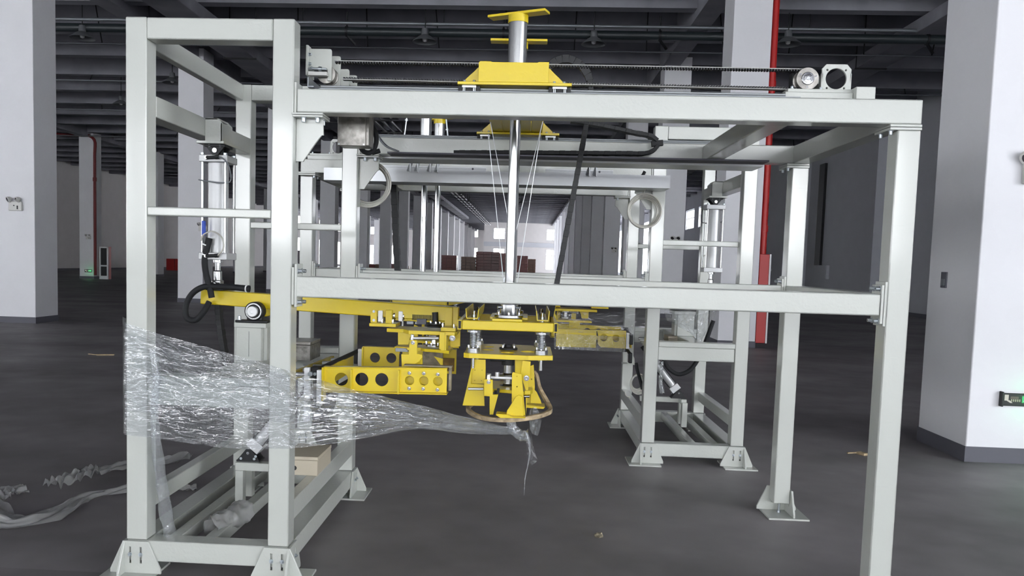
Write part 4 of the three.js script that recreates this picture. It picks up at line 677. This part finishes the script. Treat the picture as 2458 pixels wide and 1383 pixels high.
// ---------------------------------------------------------------- tilting cylinder low in the tower
function tiltCylinder() {
  const t = thing('tilt_cylinder', 'small tilted air cylinder on a black clevis low in the left tower', 'cylinder', [0.37, 0.4045, -0.7], 'tilted air cylinders of the two towers'), z = -0.69;
  const p = [0.365, 0.452, z], q = [0.69, 0.84, z], at = (s) => V(p).lerp(V(q), s).toArray();
  const tri = (zz) => plate([[0.3, 0.4045], [0.43, 0.4045], [0.42, 0.42], [0.382, 0.472], [0.352, 0.472], [0.31, 0.42]], 'z', zz, zz - 0.01);
  const c = obj('clevis', [tri(z + 0.042), tri(z - 0.032), B(0.3, 0.43, 0.4042, 0.412, z - 0.045, z + 0.045)], M.black, t);
  obj('pin', C([p[0], p[1], z - 0.05], [p[0], p[1], z + 0.046], 0.0085), M.chrome, c);
  parts('bolt', [[0.325, 0.42], [0.4, 0.42], [0.408, 0.435]].map(([x, y]) => boltG([x, y, z + 0.042], [0, 0, 1], 0.005, 0.006)), M.zinc, c);
  obj('end_cap', bar(at(0.05), at(0.16), 0.085, 0.085, 0.004), M.tubeAlu, t);
  obj('barrel', C(at(0.16), at(0.62), 0.033, 0.033, 28), M.tubeAlu, t);
  obj('head_cap', bar(at(0.62), at(0.7), 0.085, 0.085, 0.004), M.tubeAlu, t);
  const d = V(q).sub(V(p)).normalize(), u = new THREE.Vector3(-d.y, d.x, 0);
  for (const [a, b] of [[1, 1], [1, -1], [-1, 1], [-1, -1]]) { const o = u.clone().multiplyScalar(a * 0.034); obj('tie_rod', rod([at(0.05)[0] + o.x, at(0.05)[1] + o.y, z + b * 0.034], [at(0.7)[0] + o.x, at(0.7)[1] + o.y, z + b * 0.034], 0.004), M.black, t); }
  obj('piston_rod', rod(at(0.7), at(0.98), 0.01), M.chrome, t);
  obj('rod_end', bar(at(0.94), at(1.02), 0.04, 0.034, 0.004), M.black, t);
  return t;
}
toB(tiltCylinder(), 'small tilted air cylinder on a black clevis low in the rear right tower');

// ---------------------------------------------------------------- boxes
function terminalBox(x0, x1, y0, y1, z0, z1, label, name = 'terminal_box', mat = M.box) {
  const t = thing(name, label, 'box', [(x0 + x1) / 2, y0, (z0 + z1) / 2]);
  obj('body', B(x0, x1, y0, y1 - 0.02, z0, z1, 0.003), mat, t); obj('lid', B(x0 - 0.002, x1 + 0.002, y1 - 0.019, y1, z0 - 0.002, z1 + 0.002, 0.003), mat, t);
  return t;
}
{ const b = terminalBox(0.6, 0.79, 0.375, 0.478, -0.82, -0.52, 'beige steel terminal box lying on the low rail of the left tower'); obj('cable_hole', lathe([0.664, 0.414, -0.5205], [0, 0, 1], [[0, 0.001], [0.012, 0.001], [0.014, 0]], 18), M.black, b); }
terminalBox(0.44, 0.585, 0.92, 1.035, -1.34, -1.1, 'brownish grey steel box behind the front right tower post', 'valve_box', M.brushed);
{ const b = terminalBox(3.11, 3.335, 0.885, 0.96, -3.5, -3.28, 'cream box with dark holes on the rear tower crossbeam'); for (const x of [3.17, 3.25]) obj('cable_hole', lathe([x, 0.9, -3.2795], [0, 0, 1], [[0, 0.001], [0.014, 0.001], [0.016, 0]], 18), M.black, b); }
{ const t = thing('junction_box', 'brushed stainless junction box hanging under the front top beam', 'box', [0.995, 2.1, -0.36]);
  obj('body', B(0.926, 1.078, 2.104, 2.262, -0.42, -0.3, 0.004), M.brushed, t); obj('cover', B(0.924, 1.064, 2.1, 2.262, -0.299, -0.288, 0.004), M.brushed, t);
  parts('screw', [[0.932, 2.108], [1.056, 2.108]].map(([x, y]) => lathe([x, y, -0.288], [0, 0, 1], [[0.0045, 0], [0.004, 0.003], [0, 0.003]], 10)), M.zinc, t);
  obj('hanger', B(0.95, 1.05, 2.262, 2.3, -0.4, -0.1), M.paint, t); }

// ---------------------------------------------------------------- cable chains, conduits, hoses
function chain(name, label, ptsIn, wz, h, pitch, holder) {
  const c = new THREE.CatmullRomCurve3(ptsIn.map(V), false, 'centripetal'), n = Math.round(c.getLength() / pitch), t = thing(name, label, 'cable chain', ptsIn[0]);
  for (let i = 0; i < n; i++) { const a = c.getPointAt(i / n), b = c.getPointAt((i + 1.06) / n > 1 ? 1 : (i + 1.06) / n), k = i % 2 ? 1 : 0.93; obj('link', bar(a.toArray(), b.toArray(), wz * k, h * k, 0.002), M.black, t); }
  return t;
}
chain('cable_chain', 'flat black cable chain doubled back along the rear top beam', [[1.405, 2.216, -1.33], [1.688, 2.222, -1.33], [2.071, 2.228, -1.33], [2.45, 2.234, -1.33], [2.583, 2.239, -1.33], [2.637, 2.268, -1.33], [2.646, 2.306, -1.33], [2.609, 2.338, -1.33], [2.495, 2.36, -1.33], [2.292, 2.399, -1.33], [2.114, 2.425, -1.33]], 0.07, 0.024, 0.034);
chain('cable_chain', 'long black cable chain hanging slanted from the carriage to the gripper', [[2.024, 1.247, -0.98], [2.049, 1.416, -0.98], [2.12, 1.895, -0.98], [2.182, 2.319, -0.98], [2.204, 2.517, -0.98], [2.189, 2.61, -0.98], [2.145, 2.671, -0.98], [2.073, 2.707, -0.98], [2.01, 2.697, -0.98], [1.95, 2.649, -0.98]], 0.03, 0.045, 0.036);
chain('cable_chain', 'straight black cable chain hanging behind the rear left post bracket', [[0.761, 2.2, -2.95], [0.777, 1.969, -2.95], [0.793, 1.696, -2.95], [0.813, 1.435, -2.95]], 0.05, 0.075, 0.05);
{ const t = thing('corrugated_conduit', 'thick black corrugated conduit looping over the yellow arm', 'conduit', [0.059, 1.362, -0.72]);
  const P = [[0.126, 1.636, -0.68], [0.112, 1.571, -0.68], [0.101, 1.514, -0.68], [0.104, 1.445, -0.69], [0.126, 1.365, -0.69], [0.138, 1.307, -0.69]], Q = [[0.343, 1.359, -0.72], [0.252, 1.368, -0.71], [0.162, 1.37, -0.7], [0.099, 1.367, -0.68], [0.033, 1.328, -0.68], [-0.004, 1.257, -0.68], [0.003, 1.19, -0.68], [0.048, 1.18, -0.68], [0.091, 1.225, -0.69], [0.112, 1.282, -0.72]], S = [[0.103, 1.266, -0.79], [0.119, 1.171, -0.8], [0.144, 1.053, -0.8], [0.174, 0.935, -0.8]];
  obj('conduit', T(P, 0.017, 70, 10), M.rubber, t); obj('conduit', T(Q, 0.0165, 110, 10), M.rubber, t); obj('conduit', T([[0.338, 1.368, -0.735], [0.245, 1.372, -0.73], [0.145, 1.374, -0.73]], 0.012, 30, 8), M.rubber, t);
  parts('cable_tie', [[0.105, 1.599, -0.68], [0.103, 1.544, -0.68]].map((p) => C([p[0] - 0.001, p[1] - 0.003, p[2]], [p[0] + 0.001, p[1] + 0.003, p[2]], 0.019)), M.white, t);
  parts('cable_tie', [[0.129, 1.365, -0.7], [0.324, 1.361, -0.715]].map((p) => C([p[0] - 0.003, p[1], p[2]], [p[0] + 0.003, p[1], p[2]], 0.02)), M.white, t); }
chain('cable_chain', 'short black cable chain dropping below the yellow arm in the left tower', [[0.133, 1.267, -0.8], [0.141, 1.184, -0.8], [0.156, 1.077, -0.8], [0.174, 0.97, -0.8], [0.194, 0.863, -0.8]], 0.03, 0.052, 0.03);
{ const t = thing('black_hose', 'curved thick black hose under the rear tower crossbeam', 'hose', [3.233, 0.678, -3.2]); obj('hose', T([[3.06, 0.772, -3.2], [3.11, 0.692, -3.2], [3.192, 0.645, -3.2], [3.268, 0.669, -3.2], [3.328, 0.735, -3.2], [3.397, 0.898, -3.2], [3.463, 1.112, -3.2]], 0.018, 60, 10), M.rubber, t); }
{ const t = thing('black_hose', 'thin black hose dropping beside the rear tower front post', 'hose', [2.822, 0.703, -2.9]); obj('hose', T([[2.771, 0.782, -2.75], [2.784, 0.722, -2.75], [2.806, 0.656, -2.75], [2.83, 0.573, -2.75]], 0.013, 30, 8), M.rubber, t); }
{ const t = thing('black_hose', 'black hose curling out below the stainless junction box', 'hose', [1.049, 2.133, -0.5]); obj('hose', T([[0.997, 2.121, -0.5], [1.017, 2.1, -0.5], [1.05, 2.099, -0.5], [1.073, 2.133, -0.5], [1.077, 2.176, -0.5], [1.063, 2.218, -0.5], [1.051, 2.239, -0.5]], 0.013, 50, 8), M.rubber, t); obj('hose', T([[1.047, 2.101, -0.55], [1.073, 2.11, -0.55], [1.088, 2.115, -0.55]], 0.012, 16, 8), M.rubber, t); }
{ const t = thing('grey_cable', 'pair of thin grey cables hanging from the stainless box to the tray', 'cable', [0.987, 2.231, -1.2]); obj('cable', T([[0.916, 2.354, -1.2], [0.948, 2.293, -1.2], [1, 2.232, -1.2], [1.064, 2.203, -1.2]], 0.006, 30, 6), M.pipeZinc, t); obj('cable', T([[0.923, 2.353, -1.22], [0.957, 2.286, -1.22], [1.009, 2.23, -1.22], [1.081, 2.201, -1.22]], 0.006, 30, 6), M.pipeZinc, t); }
{ const t = thing('black_cable', 'black cable bending down at the right end of the rear aluminium rail', 'cable', [2.729, 2.249, -2.6]); obj('cable', T([[2.732, 2.258, -2.45], [2.715, 2.226, -2.45], [2.679, 2.207, -2.45], [2.651, 2.2, -2.45]], 0.012, 24, 8), M.rubber, t); }
function coil(c, R, axisTilt, label, tail) {
  const t = thing('hose_coil', label, 'hose', c, 'clear hose coils'), n = 6;
  for (let i = 0; i < n; i++) { const g = new THREE.TorusGeometry(R + 0.012 * (rnd() - 0.5) - 0.004 * i, 0.0062, 8, 72); g.rotateY(axisTilt + 0.1 * (rnd() - 0.5)); g.rotateX(0.1 * (rnd() - 0.5)); g.translate(c[0] + 0.006 * (rnd() - 0.5), c[1] + 0.012 * (rnd() - 0.5), c[2] - 0.011 * i); obj('turn', g, M.hose, t); }
  obj('tail', T(tail, 0.0055, 30, 6), M.hose, t); return t;
}
coil([0.83, 2.03, -1.53], 0.145, 0, 'coil of clear hose hanging behind the rear left tower bracket', [[0.9, 2.16, -1.55], [0.93, 2.14, -1.54], [0.95, 2.1, -1.53]]);
coil([2.752, 1.968, -2.5], 0.128, 0.1, 'round coil of clear hose hanging on the rear gantry bracket', [[2.755, 2.177, -2.5], [2.754, 2.139, -2.5], [2.737, 2.108, -2.5], [2.732, 2.083, -2.5]]);
coil([2.86, 0.55, -3.2], 0.08, 0.5, 'small coil of clear hose low beside the rear tower', [[2.749, 0.481, -3.2], [2.761, 0.445, -3.2], [2.794, 0.429, -3.2]]);

// aluminium rail with clamps on the channel of the rear gantry
function aluRail(u0, z, x0, x1, y, clamps, label) {
  const t = thing('aluminium_rail', label, 'rail', [(x0 + x1) / 2, y, z], 'aluminium rails on the rear gantry');
  obj('rail', [B(x0, x1, y, y + 0.012, z - 0.02, z, 0.001), B(x0, x1, y + 0.018, y + 0.03, z - 0.02, z, 0.001), B(x0, x1, y + 0.01, y + 0.02, z - 0.02, z - 0.008)], M.alu, t);
  obj('end_screw', lathe([x1 - 0.1, y + 0.016, z], [0, 0, 1], [[0.008, 0], [0.007, 0.004], [0, 0.004]], 12), M.band, t);
  for (const c of clamps) obj('clamp', [B(c, c + 0.008, y - 0.02, y + 0.075, z - 0.01, z + 0.03, 0.001), bar([c + 0.012, y + 0.07, z - 0.02], [c - 0.012, y - 0.012, z + 0.02], 0.02, 0.014)], M.alu, t);
  return t;
}
aluRail(0, -2.375, 0.73, 1.55, 2.222, [0.98, 1.035, 1.13, 1.185], 'long slotted aluminium rail with four clamps left of the middle shaft');
aluRail(0, -2.375, 1.99, 2.49, 2.222, [2.31, 2.36], 'short slotted aluminium rail with two clamps right of the black chain');
{ const t = thing('threaded_rod', 'thin threaded rod with a nut standing left of the rear lifting column', 'rod', [0.833, 2.586, -3.1]); obj('rod', rod([0.819, 2.589, -3.1], [0.834, 2.727, -3.1], 0.006), M.zinc, t); obj('nut', C([0.831, 2.703, -3.1], [0.832, 2.716, -3.1], 0.014, 0.014, 6), M.zinc, t); }
{ const t = thing('threaded_rod', 'thin threaded rod through the right end of the rear cap plate', 'rod', [1.156, 2.617, -3.3]); obj('rod', rod([1.163, 2.617, -3.3], [1.145, 2.758, -3.3], 0.006), M.zinc, t); obj('nut', C([1.156, 2.666, -3.3], [1.154, 2.677, -3.3], 0.014, 0.014, 6), M.zinc, t); }

// ================================================================ stretch film
function sheet(top, bot, nu, nv, amp, lenU, fU, fV, sd) {   // film stretched between two curves, drawn into lengthwise creases
  const a = new THREE.CatmullRomCurve3(top.map(V), false, 'centripetal'), b = new THREE.CatmullRomCurve3(bot.map(V), false, 'centripetal'), pos = [], ix = [];
  for (let i = 0; i <= nu; i++) { const u = i / nu, p = a.getPoint(u), q = b.getPoint(u); for (let j = 0; j <= nv; j++) { const v = j / nv, c = p.clone().lerp(q, v);
    const w = Math.pow(1 - Math.abs(2 * vnoise(u * fU + sd, v * fV * 0.5 + sd * 3 + 2.2 * vnoise(u * fU * 2.3, v * 3 + sd)) - 1), 4), wb = Math.pow(1 - Math.abs(2 * vnoise(u * fU * 2.1 + 40 + sd, v * fV * 1.1 + sd) - 1), 5), w2 = fbm(u * fU * 5 + 9 + sd, v * fV * 0.7 + sd, 2) - 0.5;
    c.z += amp * (w * 1.2 + wb * 0.55 + w2 * 0.7); c.y += amp * 0.4 * w2; pos.push(c.x, c.y, c.z); } }
  const r = nv + 1; for (let i = 0; i < nu; i++) for (let j = 0; j < nv; j++) { const k = i * r + j; ix.push(k, k + 1, k + r, k + 1, k + r + 1, k + r); }
  const g = new THREE.BufferGeometry(); g.setAttribute('position', new THREE.Float32BufferAttribute(pos, 3)); g.setIndex(ix); g.computeVertexNormals(); return g;
}
{ const t = thing('stretch_film', 'shiny clear stretch film wrapped across the left tower and pulled to the middle gripper', 'film', [0.4, 0.6, 0.02]);
  const top = [[0.004, 1.216, 0.016], [0.156, 1.173, 0.02], [0.347, 1.129, 0.024], [0.526, 1.085, 0.024], [0.682, 1.047, 0.02], [0.816, 1.014, 0.016], [1.058, 0.913, -0.16], [1.345, 0.825, -0.31], [1.612, 0.738, -0.45], [1.833, 0.676, -0.54]], bot = [[0.003, 0.683, 0.016], [0.156, 0.673, 0.02], [0.347, 0.655, 0.02], [0.529, 0.642, 0.024], [0.687, 0.646, 0.02], [0.82, 0.656, 0.016], [1.062, 0.663, -0.16], [1.348, 0.699, -0.31], [1.614, 0.655, -0.45], [1.834, 0.64, -0.54]];
  obj('wrap', sheet(top, bot, 420, 110, 0.011, 2, 7, 22, 1), M.film, t);
  const top2 = [[0.007, 1.168, 0.022], [0.29, 1.11, 0.03], [0.528, 1.05, 0.03], [0.818, 0.992, 0.022], [1.153, 0.87, -0.2], [1.549, 0.739, -0.42], [1.833, 0.672, -0.54]], bot2 = [[0.006, 0.802, 0.022], [0.291, 0.786, 0.03], [0.53, 0.776, 0.03], [0.82, 0.776, 0.022], [1.156, 0.735, -0.2], [1.55, 0.685, -0.42], [1.834, 0.645, -0.54]];
  obj('second_layer', sheet(top2, bot2, 240, 40, 0.014, 2, 7, 16, 4), M.filmThin, t);
  obj('side_wrap', sheet([[-0.006, 1.245, 0.016], [-0.008, 1.22, -0.05], [-0.006, 1.2, -0.112]], [[-0.006, 0.69, 0.016], [-0.008, 0.68, -0.05], [-0.006, 0.67, -0.112]], 16, 40, 0.003, 1, 2, 16, 6), M.filmThin, t); }
function rope(name, label, pts, r0, r1, flat, sd, mat, cat = 'film') {   // crumpled, twisted film
  const c = new THREE.CatmullRomCurve3(pts.map(V), false, 'centripetal'), n = Math.max(24, Math.round(c.getLength() / 0.012)), m = 22, pos = [], ix = [], fr = c.computeFrenetFrames(n, false);
  for (let i = 0; i <= n; i++) { const u = i / n, p = c.getPointAt(u), R = r0 + (r1 - r0) * u; for (let j = 0; j <= m; j++) { const a = j / m * 6.2832, k = 0.62 + 0.9 * fbm(j % m * 0.9 + sd, u * 7 + sd, 3), tw = a + u * 1.5; const dx = Math.cos(tw) * R * k, dy = Math.sin(tw) * R * k * flat; pos.push(p.x + fr.normals[i].x * dx + fr.binormals[i].x * dy, p.y + fr.normals[i].y * dx + fr.binormals[i].y * dy, p.z + fr.normals[i].z * dx + fr.binormals[i].z * dy); } }
  const r = m + 1; for (let i = 0; i < n; i++) for (let j = 0; j < m; j++) { const k = i * r + j; ix.push(k, k + 1, k + r, k + 1, k + r + 1, k + r); }
  const g = new THREE.BufferGeometry(); g.setAttribute('position', new THREE.Float32BufferAttribute(pos, 3)); g.setIndex(ix); g.computeVertexNormals();
  const t = thing(name, label, cat, pts[pts.length - 1]); obj('film', g, mat, t); return t;
}
rope('film_strand', 'twisted strand of clear film hanging beside the front left post', [[0.143, 1.099, 0.03], [0.163, 0.978, 0.03], [0.15, 0.818, 0.02], [0.149, 0.654, 0], [0.151, 0.505, -0.03], [0.158, 0.354, -0.06], [0.174, 0.169, -0.09]], 0.022, 0.042, 0.5, 2, M.film);
// film lying on the floor: ribbons of crumpled sheet
function floorFilm(label, line, w, hgt, sd) {
  const c = new THREE.CatmullRomCurve3(line.map(V), false, 'centripetal'), n = Math.round(c.getLength() / 0.014), m = 20, pos = [], ix = [];
  for (let i = 0; i <= n; i++) { const u = i / n, p = c.getPointAt(u), d = c.getTangentAt(u), s = new THREE.Vector3(-d.z, 0, d.x).normalize(), ww = w * (0.55 + 0.8 * fbm(u * 6 + sd, sd, 2)); for (let j = 0; j <= m; j++) { const v = j / m - 0.5, h = 0.004 + hgt * Math.pow(fbm(u * n * 0.07 + sd, v * 6 + sd, 3), 1.6) * (1.15 - 1.6 * Math.abs(v)) + hgt * 0.35 * Math.abs(Math.sin(v * 9 + u * 14 + sd)); pos.push(p.x + s.x * v * ww, Math.max(0.003, h), p.z + s.z * v * ww); } }
  const r = m + 1; for (let i = 0; i < n; i++) for (let j = 0; j < m; j++) { const k = i * r + j; ix.push(k, k + r, k + 1, k + 1, k + r, k + r + 1); }
  const g = new THREE.BufferGeometry(); g.setAttribute('position', new THREE.Float32BufferAttribute(pos, 3)); g.setIndex(ix); g.computeVertexNormals();
  const t = thing('film_scrap', label, 'film', [line[0][0], 0, line[0][2]]); obj('film', g, M.filmFloor, t); return t;
}
floorFilm('long crumpled film ribbon curving over the floor at the lower left', [[-1.308, 0, -0.89], [-1.022, 0, -0.598], [-0.897, 0, -0.573], [-0.819, 0, -0.763], [-0.807, 0, -1.052], [-0.722, 0, -1.2], [-0.628, 0, -1.327]], 0.17, 0.05, 1);
floorFilm('short thick roll of film lying on the floor left of the tower', [[-1.117, 0, -1.23], [-1.088, 0, -1.351], [-1.07, 0, -1.517], [-1.06, 0, -1.648]], 0.13, 0.1, 5);
floorFilm('pale film ribbon leading behind the front left post', [[-1.049, 0, -1.628], [-0.986, 0, -1.773], [-0.897, 0, -1.929], [-0.727, 0, -2.032], [-0.647, 0, -2.226]], 0.14, 0.05, 8);
floorFilm('crumpled film lump cut by the left picture edge', [[-1.311, 0, -0.932], [-1.322, 0, -1.105], [-1.255, 0, -1.171]], 0.2, 0.07, 12);
floorFilm('small film scrap on the floor inside the left tower', [[-0.394, 0, -1.424], [-0.296, 0, -1.361], [-0.234, 0, -1.39]], 0.08, 0.05, 15);
rope('film_scrap', 'film bundle wound round the inner base tube of the left tower', [[0.33, 0.17, -0.2], [0.375, 0.175, -0.34], [0.42, 0.19, -0.46]], 0.05, 0.06, 0.8, 17, M.filmFloor);
// film and rag hanging under the middle gripper
rope('film_bundle', 'bulging film bundle hanging under the plywood ring', [[1.817, 0.719, -0.5], [1.834, 0.68, -0.5], [1.87, 0.648, -0.5], [1.913, 0.648, -0.5]], 0.026, 0.03, 0.9, 21, M.film);
rope('film_tail', 'thin film tail dangling from the bundle under the middle gripper', [[1.899, 0.672, -0.5], [1.919, 0.617, -0.5], [1.925, 0.551, -0.5], [1.915, 0.483, -0.5], [1.904, 0.416, -0.5], [1.902, 0.326, -0.5]], 0.012, 0.0022, 0.5, 24, M.film);
{ const t = thing('film_flap', 'loose triangular film flap beside the dangling tail', 'film', [1.931, 0.573, -0.5]); obj('film', sheet([[1.901, 0.638, -0.5], [1.907, 0.572, -0.5], [1.913, 0.532, -0.5], [1.927, 0.506, -0.5]], [[1.93, 0.666, -0.48], [1.946, 0.578, -0.48], [1.965, 0.526, -0.48], [1.936, 0.494, -0.48]], 30, 14, 0.008, 1, 3, 4, 27), M.filmThin, t); }
{ const t = thing('film_flap', 'film collar pressed against the ring at the gripper fingers', 'film', [1.93, 0.787, -0.48]); obj('film', sheet([[1.91, 0.758, -0.55], [1.926, 0.785, -0.55], [1.948, 0.79, -0.55], [1.967, 0.764, -0.55]], [[1.921, 0.679, -0.5], [1.939, 0.658, -0.5], [1.961, 0.652, -0.5], [1.981, 0.726, -0.5]], 20, 20, 0.012, 1, 3, 5, 31), M.film, t); }
// thin film on the far clamp and the rear tower
{ const t = thing('stretch_film', 'thin film stretched over the far clamp and arm right of the middle gripper', 'film', [2.456, 0.998, -2.9]);
  obj('wrap', sheet([[2.117, 0.986, -2.9], [2.355, 0.98, -2.9], [2.558, 0.977, -2.9], [2.692, 0.975, -2.9]], [[2.121, 0.858, -2.88], [2.358, 0.856, -2.88], [2.561, 0.853, -2.88], [2.695, 0.851, -2.88]], 120, 30, 0.014, 1, 24, 5, 33), M.film, t);
  obj('loose_sheet', sheet([[2.138, 1.183, -2.75], [2.436, 1.17, -2.75], [2.731, 1.193, -2.75], [2.991, 1.221, -2.75]], [[2.13, 0.995, -2.8], [2.447, 1.006, -2.8], [2.679, 0.994, -2.8], [2.828, 0.999, -2.8]], 100, 30, 0.012, 1, 5, 9, 37), M.filmThin, t); }
{ const t = thing('stretch_film', 'shiny film draped beside the pedestal in the rear right tower', 'film', [3.246, 1.108, -2.7]); obj('drape', sheet([[2.961, 1.202, -2.72], [3.115, 1.22, -2.72], [3.277, 1.232, -2.72], [3.38, 1.235, -2.72]], [[2.997, 1.128, -2.76], [3.181, 1.035, -2.76], [3.266, 0.965, -2.76], [3.301, 1.039, -2.76]], 70, 30, 0.03, 1, 5, 7, 41), M.film, t); }
rope('film_strand', 'pale film tassel hanging under the rear tower crossbeam', [[2.952, 0.82, -2.6], [2.948, 0.748, -2.6], [2.946, 0.667, -2.6], [2.963, 0.569, -2.6]], 0.018, 0.03, 0.5, 44, M.film);
renderer.render(scene, camera);
